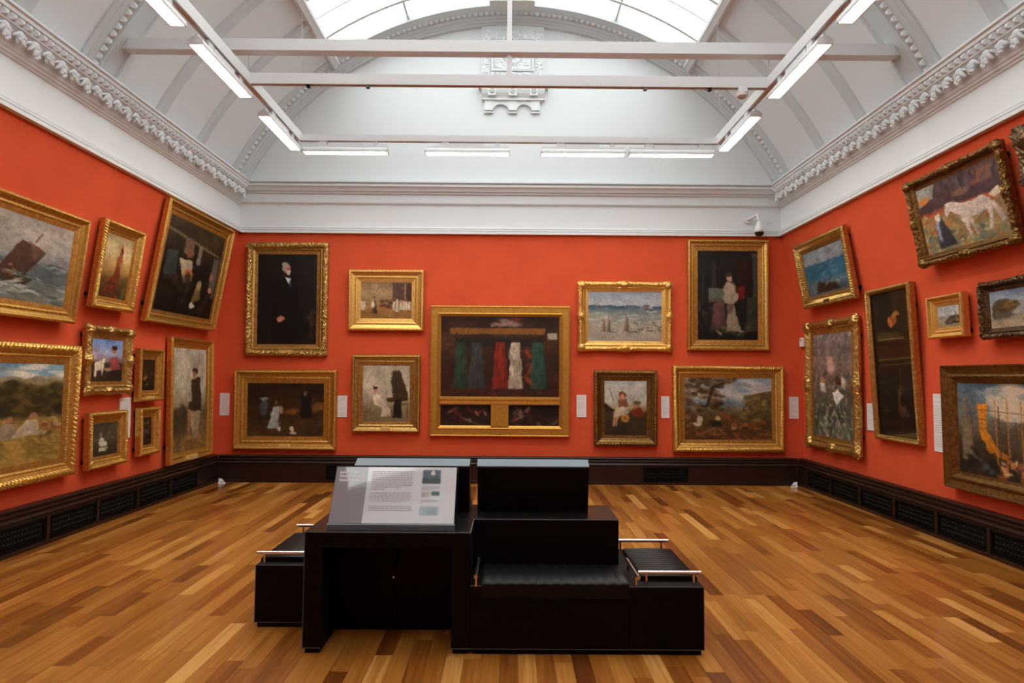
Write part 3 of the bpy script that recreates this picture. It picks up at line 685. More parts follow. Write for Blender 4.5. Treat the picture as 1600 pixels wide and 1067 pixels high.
def frame_mesh(W, H, bx, prof, amp, pitch, wav=0, seed=1, step=.009):
    q = MB()
    plain = not any(p[2] for p in PROF[prof])
    for side in range(4):
        L = W if side % 2 == 0 else H; n = 2 if (plain and not wav) else max(8, int(L/step)); pr = PROF[prof]; P = len(pr); v = []
        for i in range(n+1):
            t = i/n
            for k, (s_, y, o) in enumerate(pr):
                s = s_*bx; a = -L/2+s+(L-2*s)*t; dy = 0; ds = 0
                e = min(1, min(t, 1-t)*L/.02)
                if o == 1: dy = -amp*.8*abs(math.sin(math.pi*a/pitch+(math.pi/2 if k % 2 else 0)))
                elif o == 2: dy = -amp*.5*abs(math.sin(math.pi*a/(pitch*.6)))
                elif o == 3: dy = -amp*(abs(math.sin(math.pi*a/pitch+k*.9))+.5*hsh(round(a/pitch*2), k+seed)-.4)
                elif o == 4: dy = -amp*(1.5*hsh(math.floor(a/pitch*1.7+k*.3), k*1.3+seed+side*7)+.8*abs(math.sin(math.pi*a/pitch+k*1.1))-.6); ds = -amp*.7*hsh(math.floor(a/pitch), k+side) if k < 3 else 0
                elif o == 5: dy = -amp*2.6*abs(math.sin(math.pi*a/(pitch*.9)))
                if wav and 1 <= k <= 8:
                    c = abs(a)/(L/2); bump = math.exp(-((c-1)/.16)**2)+.9*math.exp(-(c/.13)**2)
                    ds += -wav*bump*(1 if k < 6 else 0)*max(0, 1-k/6); dy += -wav*.8*bump*(1.2*hsh(math.floor(a/.016), k+side*5+seed)) + wav*.25
                s2 = s+ds*e
                p = (a, H/2-s2) if side == 0 else None
                if side == 0: x, z = a, H/2-s2
                elif side == 1: x, z = W/2-s2, -a
                elif side == 2: x, z = -a, -H/2+s2
                else: x, z = -W/2+s2, a
                v.append((x, y+dy*e if k else y, z))
        q.add(v, [(i*P+k, i*P+k+1, (i+1)*P+k+1, (i+1)*P+k) for i in range(n) for k in range(P-1)])
    q.add([(-W/2, .075, -H/2), (W/2, .075, -H/2), (W/2, .075, H/2), (-W/2, .075, H/2)], [(0,1,2,3)])
    return q
def ornament(name, r, m, parent, x, z, seed, asp=1.0):
    # shell cartouche: radial lobes rising from the rim
    q = MB(); n, rings = 20, 5; v = [(x, -.022, z)]
    for j in range(1, rings+1):
        for k in range(n):
            a = 2*math.pi*k/n; rr = r*j/rings*(1+.18*math.cos(5*a+seed))
            hgt = -.020*(1-(j/rings)**2)-.010*abs(math.sin(2.5*a+j*.8))*(1-j/(rings+1))+.03*(j == rings)
            v.append((x+rr*math.cos(a)*asp, hgt, z+rr*math.sin(a)/asp))
    f = [(0, 1+k, 1+(k+1) % n) for k in range(n)]
    for j in range(rings-1):
        for k in range(n): f.append((1+j*n+k, 1+(j+1)*n+k, 1+(j+1)*n+(k+1) % n, 1+j*n+(k+1) % n))
    return mesh_obj(name, v, f, m, parent, True)
def inset_fit(z): return 0.33*((z-2.1)/1.66)**1.25 if z > 2.1 else 0.
def painting(label, wall, a, zc, w_, h_, lean, bx, prof, gold, pic, amp=.006, pitch=.04, wav=0, plate=None, slip=None, seed=1, brackets=True, m=None, by=None, cat='painting', orn=None):
    d = .10 if wall == 'B' else .12
    if wall == 'B': loc, rz = (a, D-d, zc), 0
    elif wall == 'L': loc, rz = (-(WX-inset_fit(zc)-d), a, zc), math.pi/2
    else: loc, rz = ((WX-inset_fit(zc)-d), a, zc), -math.pi/2
    t = thing('framed_painting', label, cat, loc, (lean, 0, rz), 'gilt framed paintings')
    frame_mesh(w_, h_, bx, prof, amp, pitch, wav, seed).build('frame', gold, t)
    ww, hh = w_-2*bx+.004, h_-2*(by or bx)+.004
    if pic: canvas(pic, ww, hh, t, m)
    if orn:
        for sx in (-1, 1):
            for sz in (-1, 1): ornament('corner_ornament', orn, gold, t, sx*(w_/2-bx*.36), sz*(h_/2-bx*.36), seed)
        for sz in (-1, 1): ornament('centre_ornament', orn*.95, gold, t, 0, sz*(h_/2-bx*.30), seed+1, 1.35)
        for sx in (-1, 1): ornament('centre_ornament', orn*.95, gold, t, sx*(w_/2-bx*.30), 0, seed+2, .75)
    if plate:
        pw, ph, pm = plate; box('nameplate', -pw/2, pw/2, -.002, .05, -h_/2+bx*.30-ph/2+.005, -h_/2+bx*.30+ph/2+.005, pm, t, .002)
    for sx in (-1, 1):
        for sz in ((-1, 1) if brackets else (1,)):
            y1 = .25 if wall != 'B' else .13
            if wall == 'B': y1 = d+.03+abs(lean)*h_/2*sz*1.2
            box('wall_bracket', sx*(w_/2-.05)-.012, sx*(w_/2-.05)+.012, .07, max(.10, y1*(.62 if wall != 'B' else 1)), sz*h_*.36-.02, sz*h_*.36+.02, IRON, t)
    return t

# ------------------------------------------------------------------ the pictures
def pic(px, py, seed): return Pic(max(20, int(px*1.45)), max(20, int(py*1.45)), seed)
GP = mat('brass_nameplate', (.80, .58, .22), .4, metal=.5)
DP = mat('dark_nameplate', (.06, .04, .02), .4)
# --- boat side wall (left)
p = pic(190, 150, 1).bg([(0,(150,140,128)),(.35,(160,152,142)),(.5,(120,122,118)),(.55,(70,80,82)),(.75,(95,105,100)),(1,(110,108,95))]).noise(.25, 7)
p.strokes(120, (0,.5,1,1), [(60,72,75),(120,128,122),(165,165,155),(90,88,76)], (.05,.012), (0,.3))
p.poly([(.60,.28),(.80,.38),(.66,.66),(.46,.66)], (74,50,40)).poly([(.66,.28),(.80,.38),(.70,.5)], (100,74,58)).line([(.70,.28),(.75,.15)], .006, (100,80,60))
p.poly([(.38,.66),(.72,.72),(.66,.8),(.34,.78)], (58,44,32)).strokes(14, (.45,.6,.72,.72), [(150,110,70),(60,40,30),(120,90,60)], (.018,.02)).strokes(12, (.33,.74,.75,.9), [(170,168,158),(60,60,52)], (.05,.012))
painting('wide seascape of a small sailing boat with brown sail in rough water', 'L', 5.482, 2.596, 1.90, 1.042, .111, .15, 'scoop', G_WARM, p, .004, .03)
p = pic(44, 92, 2).bg([(0,(160,140,100)),(.3,(205,180,130)),(.55,(170,130,70)),(.7,(90,65,30)),(1,(60,40,20))]).noise(.2, 6)
p.poly([(.48,.42),(.58,.42),(.66,.6),(.60,.95),(.12,.98),(.2,.75),(.42,.62)], (120,48,22)).ell(.6,.27,.06,.06,(130,60,35)).poly([(.53,.24),(.6,.1),(.68,.26)], (110,30,20)).ell(.58,.38,.11,.09,(150,80,45)).strokes(24, (.1,.7,.7,1), [(150,60,25),(80,30,14),(60,45,20)], (.07,.03)).strokes(16,(.55,.65,1,1),[(60,62,30),(90,80,40)],(.08,.03))
painting('small upright picture of a seated woman in a rust red dress and tall hat', 'L', 7.003, 2.734, .73, .929, .125, .13, 'leafy', G_WARM, p, .005, .03)
p = pic(92, 140, 3).bg([(0,(60,50,32)),(.2,(50,40,28)),(.5,(24,18,14)),(1,(12,9,7))]).noise(.4, 6)
p.line([(.02,.14),(.95,.25)], .02, (110,96,64)).rect(.30,.18,.46,.34,(110,84,74)).rect(.55,.2,.62,.42,(120,112,94)).rect(.86,.28,.98,.75,(92,84,76)).poly([(.25,.40),(.48,.40),(.52,.62),(.38,.66)], (176,158,132)).ell(.42,.32,.06,.06,(120,80,60)).ell(.44,.56,.08,.06,(170,100,60))
p.poly([(.05,.36),(.22,.34),(.25,.6),(.05,.62)], (52,60,56)).poly([(.62,.66),(.72,.62),(.74,.8),(.58,.86)], (110,84,48)).ell(.67,.64,.05,.05,(150,130,100)).ell(.62,.88,.05,.035,(190,180,165)).poly([(.70,.95),(.9,.62),(.96,.66),(.82,.98)], (42,34,26)).ell(.88,.5,.04,.05,(140,100,80)).ell(.9,.66,.04,.03,(180,130,100)).strokes(18,(.05,.6,.6,.98),[(30,24,18),(60,44,28)],(.04,.05))
painting('large dark interior scene with figures in robes hung high in the corner', 'L', 8.567, 2.952, 1.801, 1.505, .169, .16, 'scoop', G_WARM, p, .006, .035)
p = pic(150, 170, 4).bg([(0,(90,130,150)),(.1,(170,165,150)),(.2,(120,105,70)),(.25,(60,52,26)),(.5,(50,42,20)),(.56,(130,104,52)),(1,(150,116,52))]).noise(.3, 9)
p.strokes(30,(0,.02,1,.16),[(205,200,185),(110,145,165),(225,215,195)],(.1,.025),(0,.2)).strokes(150,(0,.2,1,.5),[(70,58,26),(40,34,16),(90,74,36)],(.035,.03)).strokes(140,(0,.58,1,1),[(170,132,64),(120,92,40),(150,120,60)],(.04,.012),(.6,.3))
for x,y,c in ((.60,.66,(150,130,105)),(.76,.64,(176,158,130)),(.25,.66,(140,110,90))): p.poly([(x-.14,y+.1),(x-.02,y-.08),(x+.05,y-.06),(x+.08,y+.08)], c).ell(x+.02,y-.11,.025,.03,(150,105,75))
p.strokes(14,(.85,.45,1,.55),[(50,40,26),(80,60,40),(30,24,16)],(.02,.04)).strokes(12,(.8,.62,1,.75),[(120,50,30),(80,60,30),(160,140,110)],(.03,.02))
painting('large harvest landscape with resting field workers under a blue sky', 'L', 5.517, 1.227, 2.10, 1.282, .014, .19, 'leafy', G_WARM, p, .008, .045)
p = pic(60, 78, 5).bg([(0,(105,135,190)),(.35,(150,160,185)),(.5,(110,95,95)),(.6,(60,44,36)),(1,(48,32,22))]).noise(.15, 6)
p.strokes(10,(.05,.25,.5,.5),[(150,125,140),(185,170,180)],(.09,.06)).poly([(.10,.55),(.34,.5),(.40,.62),(.34,.88),(.30,.72),(.16,.74),(.14,.9),(.08,.88)], (214,198,172)).ell(.38,.5,.06,.05,(214,198,172)).poly([(.62,.42),(.82,.40),(.95,.72),(.55,.78)], (150,66,72)).ell(.70,.26,.08,.075,(165,105,80)).ell(.72,.19,.09,.06,(50,28,22)).poly([(.5,.75),(.95,.7),(.98,1),(.5,1)], (36,28,26)).ell(.52,.72,.12,.04,(150,130,90))
painting('small picture of a goat and a woman in pink against blue sky', 'L', 7.069, 1.734, .803, .722, 0, .135, 'ornate', G_OLD, p, .004, .05, wav=.022, orn=.055)
p = pic(44, 56, 6).bg([(0,(62,58,46)),(.5,(70,66,52)),(.7,(60,50,36)),(1,(46,38,26))]).noise(.35, 6)
p.poly([(.24,.5),(.36,.42),(.62,.75),(.50,.88),(.24,.86)], (184,176,156)).ell(.31,.35,.06,.07,(130,100,76)).ell(.45,.62,.12,.08,(196,186,166)).rect(.55,.45,.98,.5,(90,80,58)).rect(.2,.72,.98,.74,(40,34,24))
painting('small picture of a kneeling woman in white in a grey room', 'L', 7.086, .889, .668, .595, -.02, .125, 'leafy', G_WARM, p, .005, .03)
p = pic(24, 56, 7).bg([(0,(44,30,18)),(.5,(34,24,14)),(1,(26,18,10))]).noise(.4, 5).strokes(12,(.1,.3,.9,.9),[(120,84,40),(70,46,24),(150,110,60),(90,40,24)],(.09,.05))
painting('tiny dark candlelit interior in a deep gold frame above a similar one', 'L', 7.883, 1.579, .525, .627, 0, .13, 'scoop', G_WARM, p, .004, .03, plate=(.12,.035,GP))
p = pic(20, 52, 8).bg([(0,(50,34,18)),(.5,(30,22,14)),(1,(40,26,14))]).noise(.4, 5).strokes(14,(.1,.1,.9,.9),[(130,40,22),(70,52,30),(150,120,70),(40,34,24)],(.1,.05))
painting('tiny dark picture with red touches hung lowest beside the tall peasant picture', 'L', 7.889, .907, .431, .568, -.02, .12, 'leafy', G_WARM, p, .004, .03)
p = pic(56, 165, 9).bg([(0,(170,160,140)),(.35,(176,166,146)),(.55,(140,126,100)),(.62,(96,78,50)),(1,(110,82,46))]).noise(.25, 7)
p.line([(.78,.02),(.70,.26)], .008, (120,104,80)).poly([(.52,.30),(.80,.28),(.84,.5),(.55,.52)], (58,40,28)).ell(.64,.22,.09,.035,(46,30,22)).ell(.62,.25,.06,.03,(140,96,70)).poly([(.46,.52),(.86,.5),(.84,.66),(.44,.64)], (50,40,30)).poly([(.46,.62),(.84,.62),(.76,.9),(.6,.92)], (150,128,96)).poly([(.42,.60),(.52,.6),(.5,.86),(.44,.86)], (150,110,74)).strokes(30,(0,.6,.4,.85),[(50,44,28),(70,58,36)],(.1,.03)).strokes(26,(0,.85,1,1),[(150,112,60),(100,76,40)],(.12,.012)).ell(.44,.29,.08,.02,(176,150,120))
painting('tall picture of a standing peasant girl with a pole against pale sky', 'L', 8.931, 1.249, 1.165, 1.649, -.02, .135, 'scoop', G_WARM, p, .005, .04, plate=(.26,.06,GP))
# --- end wall
p = pic(96, 148, 10).bg([(0,(26,18,12)),(.6,(16,11,8)),(1,(22,15,10))]).noise(.3, 5)
p.poly([(.30,.34),(.46,.24),(.62,.27),(.70,.45),(.78,.80),(.74,1),(.24,1),(.22,.62)], (10,8,8)).ell(.465,.15,.062,.060,(150,146,138)).ell(.495,.158,.048,.052,(186,112,84)).ell(.52,.20,.038,.030,(190,184,176)).ell(.46,.115,.055,.025,(160,156,150)).ell(.51,.15,.012,.006,(90,50,40)).ell(.535,.17,.010,.012,(200,130,100)).poly([(.46,.25),(.55,.27),(.57,.34),(.52,.33)], (205,205,205)).poly([(.53,.29),(.56,.29),(.57,.36),(.54,.36)], (50,60,80)).ell(.40,.72,.065,.032,(190,125,92)).strokes(5,(.82,.6,.95,.95),[(60,46,28),(46,36,24)],(.05,.09)).ell(.82,.8,.06,.07,(8,7,7))
painting('tall dark portrait of a white bearded man in a black coat', 'B', -3.37, 2.73, 1.233, 1.708, .02, .172, 'ornate', G_OLD, p, .010, .05, plate=(.2,.05,GP))
p = pic(122, 88, 11).bg([(0,(36,22,12)),(.45,(50,30,15)),(.7,(62,42,22)),(1,(66,48,26))]).noise(.4, 7)
p.strokes(20,(.5,.3,1,.6),[(96,60,26),(60,36,16),(120,80,36)],(.07,.05)).rect(.70,.18,.84,.66,(26,18,14)).ell(.765,.2,.02,.04,(130,100,70)).ell(.22,.46,.05,.16,(64,76,78)).ell(.22,.3,.06,.02,(130,140,140)).poly([(.34,.45),(.42,.43),(.41,.86),(.27,.86)], (160,164,160)).ell(.385,.37,.022,.04,(110,78,50)).ell(.44,.5,.03,.07,(150,120,95)).ell(.43,.86,.02,.05,(200,190,180)).ell(.585,.86,.03,.05,(205,190,170)).ell(.595,.93,.05,.025,(190,172,150)).rect(.14,.66,.3,.68,(30,22,16))
painting('dark interior with a girl in a pale dress and small dogs', 'B', -3.352, 1.067, 1.54, 1.193, .02, .20, 'scoop', G_WARM, p, .006, .04, plate=(.16,.045,GP))
p = pic(86, 60, 12).bg([(0,(140,112,80)),(.3,(164,136,98)),(.6,(150,118,76)),(.7,(140,100,52)),(1,(128,90,44))]).noise(.2, 7)
p.rect(.62,.02,.86,.5,(86,64,54)).rect(.88,.02,1,.55,(72,44,34)).strokes(14,(.4,.5,.66,.7),[(80,44,24),(110,60,34),(60,36,22)],(.04,.04))
p.fig(.27,.86,.46,(60,50,44),(190,150,120)).ell(.24,.6,.03,.1,(220,200,170)); p.fig(.72,.82,.4,(222,206,182)); 
for x in (.03,.07,.66,.80,.85,.9,.96): p.fig(x, .76, .28, (214,196,170), wid=.5)
painting('small golden picture of a dancing couple in a drawing room', 'B', -1.872, 2.724, 1.142, .924, .016, .188, 'scoop', G_BRIGHT, p, .006, .05)
p = pic(80, 92, 13).bg([(0,(176,166,146)),(.5,(180,168,146)),(.68,(150,134,106)),(.8,(120,104,78)),(1,(112,96,70))]).noise(.18, 6)
p.poly([(.62,.1),(.78,.08),(.96,.5),(.94,.56),(.64,.56),(.60,.3)], (66,48,32)).poly([(.64,.12),(.70,.12),(.74,.5),(.64,.5)], (50,52,34)).poly([(.5,.58),(.96,.52),(.96,.62),(.55,.66)], (70,46,26)).poly([(.68,.6),(.82,.6),(.84,.95),(.64,.93)], (26,20,16)).rect(.80,.68,.98,.7,(90,62,36)).rect(.94,.7,.96,.95,(80,54,30))
p.poly([(.22,.52),(.34,.52),(.60,.78),(.58,.90),(.38,.92),(.42,.76),(.24,.70)], (204,188,164)).ell(.27,.44,.05,.045,(180,130,100)).ell(.27,.40,.05,.03,(50,34,26)).rect(.2,.62,.23,.82,(150,130,96)).ell(.07,.58,.06,.08,(150,138,112))
painting('picture of a seated woman in white beside a tall piano', 'B', -1.848, 1.32, 1.021, 1.154, .03, .16, 'scoop', G_OLD, p, .005, .03, plate=(.135,.055,GP))
# large altarpiece style frame with three openings: plain generic colour study
p = pic(190, 130, 14).bg([(0,(40,24,16)),(.14,(50,30,20)),(.3,(64,40,24)),(.6,(44,26,18)),(.85,(50,26,18)),(1,(60,28,20))]).noise(.35, 8)
p.rect(.08,.14,.88,.22,(120,78,28)); p.rect(.12,.26,.86,.38,(36,28,24))
for x, w2, c in ((.17,.13,(40,58,40)),(.30,.15,(54,54,52)),(.50,.14,(120,36,22)),(.63,.13,(168,152,132)),(.82,.15,(40,68,54))):
    p.poly([(x-w2*.28,.32),(x+w2*.28,.32),(x+w2*.5,.9),(x-w2*.5,.9)], c); p.strokes(9,(x-w2*.3,.4,x+w2*.3,.88),[tuple(k*.7 for k in c),tuple(min(255,k*1.25) for k in c)],(.010,.09),(0,.12),.6)
p.strokes(50,(0,.9,1,1),[(110,40,26),(60,30,20)],(.012,.012)).strokes(6,(.72,.35,.76,.8),[(130,60,26)],(.015,.08)).rect(.9,.2,.98,.28,(150,140,120)).strokes(8,(.4,.02,.65,.1),[(120,50,44),(150,130,120)],(.05,.025))
tp = painting('widest gilded oak frame on the end wall holding one large and two small pictures', 'B', -.144, 1.668, 2.098, 1.957, .03, .16, 'flat', G_WOOD, None, .004, .04)
ZM0, ZM1 = -.44, -.53      # middle rail
cv = canvas(p, 1.782, 1.205, tp, PAINT, .042); cv.location = (0, 0, .2135)
q = MB(); q.prism([(.042, -.385), (.006, -.40), (.004, -.425), (.014, -.44), (.014, -.47), (.004, -.475), (.006, -.50), (.042, -.51)], -.90, .90); q.build('middle_rail', G_WOOD, tp)
q = MB(); q.box(-.13, .13, .012, .045, -.83, -.47); q.build('centre_block', G_WOOD, tp)
for sx in (-1, 1): q = MB(); q.box(sx*.115-.016, sx*.115+.016, .004, .03, -.83, -.50); q.build('block_fillet', G_WOOD, tp)
for sx, sd in ((-1, 15), (1, 16)):
    p2 = pic(80, 34, sd).bg([(0,(24,14,12)),(1,(40,24,18))]).noise(.4, 8).strokes(16,(.05,.15,.95,.95),[(120,34,26),(90,84,74),(60,30,24),(40,56,44),(150,120,100)],(.035,.14),(0,.5),.6)
    cv = canvas(p2, .765, .32, tp, PAINT, .043); cv.name = 'predella_canvas'; cv.location = (sx*.512, 0, -.665)
for x, z in ((-.50,.93),(.52,.93),(-1.0,.10),(1.0,.10),(-.035,-.925),(.035,-.925)):
    q = MB(); q.tube((x, .016, z), (x, .006, z), .034, 16); q.tube((x, .01, z), (x, .001, z), .015, 12); q.build('roundel', G_WOOD, tp)
p = pic(122, 80, 17).bg([(0,(140,150,162)),(.27,(160,165,168)),(.29,(50,70,86)),(.36,(90,108,114)),(.45,(130,134,126)),(.6,(150,145,132)),(1,(150,138,122))]).noise(.12, 9)
p.strokes(40,(0,.3,1,.6),[(190,195,192),(80,100,108),(120,128,122)],(.07,.010),(0,.1)).strokes(10,(.74,.27,.92,.36),[(120,120,112),(190,195,195),(80,80,76)],(.04,.02)).strokes(26,(.6,.62,1,.82),[(84,76,66),(110,100,88),(60,54,48)],(.03,.012))
for x, y, h in ((.21,.80,.28),(.28,.82,.3),(.52,.80,.36)): p.fig(x, y, h, (120,100,80), (176,130,100), (150,90,50), .3).ell(x+.06,y+.0,.05,.012,(96,92,90))
painting('bright gold framed beach scene with three children at the water edge', 'B', 1.737, 2.505, 1.413, 1.044, .018, .152, 'ornate', G_BRIGHT, p, .004, .05, wav=.020, orn=.055)
p = pic(72, 92, 18).bg([(0,(160,160,155)),(.4,(176,172,160)),(.5,(150,130,90)),(.56,(120,96,54)),(.6,(56,44,26)),(1,(44,34,22))]).noise(.2, 6)
p.poly([(.30,.46),(.55,.42),(.58,.6),(.28,.68),(.2,.66)], (190,176,150)).ell(.43,.27,.085,.07,(110,60,34)).ell(.43,.29,.05,.05,(190,130,100)).poly([(.32,.34),(.54,.34),(.56,.48),(.34,.48)], (130,84,60)).ell(.5,.69,.1,.075,(170,118,50)).ell(.5,.69,.04,.03,(110,70,30)).line([(.24,.68),(.22,.82)], .022, (180,130,100)).line([(.30,.68),(.27,.82)], .022, (180,130,100)).poly([(.66,.52),(.84,.48),(.98,.64),(.68,.66)], (110,40,24)).ell(.76,.44,.07,.05,(150,100,74)).ell(.77,.40,.08,.035,(90,76,54)).line([(.22,.36),(.11,.14)], .006, (70,50,34)).poly([(0,.4),(.25,.55),(.1,.6),(0,.58)], (40,34,22))
painting('picture of a girl with a straw hat and a boy leaning on a bank', 'B', 1.744, 1.128, .95, 1.128, .015, .158, 'leafy', G_BRONZE, p, .007, .045)
p = pic(98, 145, 19).bg([(0,(22,24,22)),(.5,(24,18,14)),(1,(16,12,8))]).noise(.4, 6)
p.rect(.92,.02,1,.55,(58,56,48)).rect(.90,.03,1,.08,(70,66,56)).rect(.24,.12,.31,.54,(40,42,38)).rect(.06,.2,.11,.6,(34,36,34)).poly([(.30,.20),(.75,.04),(.9,.04),(.86,.10)], (34,26,22)).poly([(.62,.12),(.88,.10),(.84,.5),(.70,.52)], (40,18,14)).rect(.18,.42,.46,.55,(86,94,82)).rect(.66,.4,.78,.54,(100,26,14)).rect(.18,.54,.48,.58,(80,76,62)).rect(.82,.52,1,.9,(48,46,34)).poly([(.26,.60),(.44,.56),(.48,.88),(.22,.88)], (92,60,58)).poly([(.47,.40),(.60,.39),(.66,.56),(.60,.60),(.72,.90),(.48,.90),(.50,.60),(.44,.56)], (146,130,110)).poly([(.48,.60),(.60,.59),(.56,.70),(.50,.70)], (96,78,66)).ell(.64,.52,.035,.06,(160,142,122)).ell(.46,.54,.03,.05,(150,132,112)).ell(.53,.30,.045,.042,(180,150,125)).ell(.53,.265,.05,.025,(60,40,26)).ell(.53,.42,.1,.07,(160,142,122)).strokes(14,(.25,.86,.8,.93),[(150,140,116),(90,84,66)],(.05,.01)).strokes(14,(.8,.6,1,.9),[(70,72,48),(40,38,26)],(.04,.03)).strokes(12,(0,.6,.25,.9),[(40,44,34),(60,58,44)],(.04,.04))
painting('tall dark picture of a woman in a white gown between columns', 'B', 3.298, 2.839, 1.231, 1.675, .02, .16, 'plain', G_WARM, p, .004, .02)
p = pic(142, 104, 20).bg([(0,(120,130,145)),(.3,(175,170,160)),(.42,(90,105,120)),(.5,(110,100,76)),(.62,(80,60,32)),(1,(76,46,22))]).noise(.25, 8)
p.strokes(26,(.4,.02,1,.32),[(205,198,185),(120,135,155),(170,165,160)],(.08,.03),(0,.3)).strokes(110,(0,.02,.42,.65),[(70,50,26),(44,32,18),(96,72,40),(120,96,64)],(.035,.03)).line([(.26,.45),(.33,.15),(.58,.02)], .018, (50,36,22)).strokes(40,(.1,.0,.6,.1),[(70,56,34),(110,90,56)],(.04,.02)).poly([(.62,.62),(.74,.28),(.86,.24),(1,.2),(1,.75),(.6,.75)], (92,76,40)).strokes(70,(.66,.3,1,.75),[(110,92,50),(70,56,28),(130,112,66)],(.03,.03)).strokes(80,(0,.72,1,1),[(100,58,28),(56,36,18),(130,84,44)],(.05,.015)).ell(.37,.66,.03,.05,(170,140,80)).ell(.36,.74,.06,.06,(30,26,22)).ell(.17,.68,.03,.06,(170,160,140)).ell(.15,.75,.05,.03,(180,165,140)).ell(.57,.78,.03,.05,(150,110,76)).strokes(14,(.45,.6,.95,.78),[(60,36,20),(130,60,30),(170,150,120)],(.02,.03))
painting('woodland landscape with a bright sky and travellers on a forest track', 'B', 3.287, 1.127, 1.672, 1.288, .0, .183, 'leafy', G_WARM, p, .006, .03)
# --- horse side wall (right)
p = pic(66, 84, 21).bg([(0,(120,130,138)),(.28,(135,140,142)),(.34,(40,86,112)),(.6,(44,92,112)),(.75,(80,105,115)),(1,(70,74,80))]).noise(.25, 8)
p.strokes(30,(0,.35,1,1),[(30,74,100),(120,140,146),(60,96,110)],(.06,.012),(-.2,.2)).poly([(.2,.95),(.3,.72),(.5,.78),(.7,.8),(.8,.96)], (48,34,24)).strokes(12,(.05,.6,.9,1),[(170,175,172),(60,50,44)],(.05,.015),(-.4,.3))
painting('blue sea picture with dark rocks in a fluted gold frame hung high in the corner', 'R', 8.615, 3.031, 1.386, .921, .165, .155, 'flute', G_OLD, p, .006, .035, plate=(.14,.05,DP))
p = pic(64, 168, 22).bg([(0,(120,112,110)),(.4,(120,96,88)),(.7,(70,66,56)),(1,(84,90,74))]).noise(.35, 12)
p.strokes(200,(0,0,1,1),[(150,120,115),(100,74,68),(165,150,140),(70,66,54),(60,72,58),(120,110,96)],(.05,.014),(0,1.5)).strokes(50,(0,.68,1,1),[(80,104,84),(150,160,130),(50,60,44),(190,185,160)],(.04,.012),(0,1.5)).ell(.46,.26,.08,.04,(190,140,120)).ell(.47,.33,.1,.06,(190,150,140)).poly([(.5,.58),(.66,.54),(.8,.6),(.6,.7)], (214,208,200)).ell(.66,.46,.07,.04,(70,44,30)).poly([(.74,.42),(.84,.44),(.82,.55),(.74,.5)], (200,180,165)).ell(.26,.45,.06,.03,(170,120,96)).poly([(.2,.48),(.32,.48),(.34,.58),(.2,.56)], (190,180,170))
painting('tall garden picture of girls among blossom in an ornate scrolled gold frame', 'R', 8.795, 1.502, 1.419, 1.771, .0, .185, 'ornate', G_OLD, p, .0035, .06, wav=.035, orn=.085, plate=(.16,.05,GP))
p = pic(68, 250, 23).bg([(0,(26,20,12)),(.36,(30,22,13)),(.46,(22,14,9)),(1,(18,12,7))]).noise(.3, 5)
p.ell(.52,.20,.11,.035,(130,66,30)).ell(.46,.215,.06,.03,(170,96,50)).ell(.6,.165,.1,.018,(150,100,44)).poly([(.52,.68),(.60,.66),(.72,.80),(.62,.88),(.52,.84)], (74,40,16)).rect(.6,.54,.64,.68,(60,36,16)).rect(.58,.88,.62,.96,(54,30,14)).ell(.64,.74,.08,.04,(12,8,5))
painting('tall narrow dark glazed picture of a figure in shadow with an instrument', 'R', 7.351, 1.763, .86, 1.764, .051, .058, 'thin', G_OLD, p, .006, .03, m=PAINTGL)
p = pic(128, 130, 24).bg([(0,(80,66,66)),(.2,(74,54,54)),(.38,(70,50,54)),(.42,(170,80,46)),(.55,(140,110,70)),(1,(110,104,76))]).noise(.25, 10)
p.poly([(0,0),(.26,0),(.2,.2),(0,.28)], (150,150,140)).ell(.08,.2,.08,.05,(190,120,60)).ell(.82,.14,.17,.1,(130,80,62)).ell(.55,.26,.1,.05,(120,86,74)).strokes(30,(.3,.0,1,.22),[(70,60,70),(90,84,84),(50,40,44)],(.015,.08),(0,.2)).strokes(140,(0,.45,1,1),[(190,90,46),(150,140,84),(80,100,96),(130,112,64),(170,150,100)],(.018,.03),(0,.5)).strokes(40,(.0,.75,.8,1),[(60,78,82),(90,104,96),(170,160,110)],(.03,.02))
hc = (200,184,172)
p.poly([(.34,.40),(.42,.34),(.55,.42),(.66,.43),(.78,.40),(.86,.48),(.86,.58),(.72,.64),(.56,.66),(.50,.6)], hc).poly([(.34,.36),(.44,.34),(.47,.44),(.38,.5),(.335,.55),(.32,.5)], hc).poly([(.50,.62),(.57,.62),(.585,.80),(.60,.92),(.57,.92),(.55,.78)], hc).poly([(.56,.62),(.62,.62),(.64,.78),(.68,.9),(.65,.9),(.61,.78)], (184,166,150)).poly([(.78,.56),(.86,.52),(.86,.7),(.83,.88),(.79,.88),(.82,.7)], hc).poly([(.84,.5),(.9,.56),(.98,.82),(.94,.83),(.88,.66)], (190,172,158)).poly([(.86,.42),(.96,.36),(.99,.46),(.9,.5)], (214,196,170))
p.poly([(.18,.52),(.26,.48),(.30,.62),(.40,.94),(.17,.96)], (52,52,56)).ell(.22,.5,.045,.07,(214,200,180)).ell(.21,.42,.025,.03,(150,90,66)).poly([(.18,.56),(.22,.56),(.23,.86),(.19,.86)], (140,150,165))
painting('picture of a white horse led through a poppy meadow', 'R', 5.957, 3.161, 1.291, .871, .182, .104, 'ornate', G_BRONZE, p, .009, .05, wav=.018, orn=.05)
p = pic(60, 60, 25).bg([(0,(110,104,90)),(1,(80,70,50))]).noise(.3, 6)
painting('heavily carved dark bronze frame hung next to the white horse picture', 'R', 4.451, 3.20, 1.4, .80, .20, .24, 'ornate', G_DARK, p, .016, .08, wav=.03, orn=.09)
p = pic(40, 44, 26).bg([(0,(150,156,156)),(.45,(165,165,158)),(.5,(130,130,124)),(.75,(140,126,100)),(1,(140,120,90))]).noise(.2, 8)
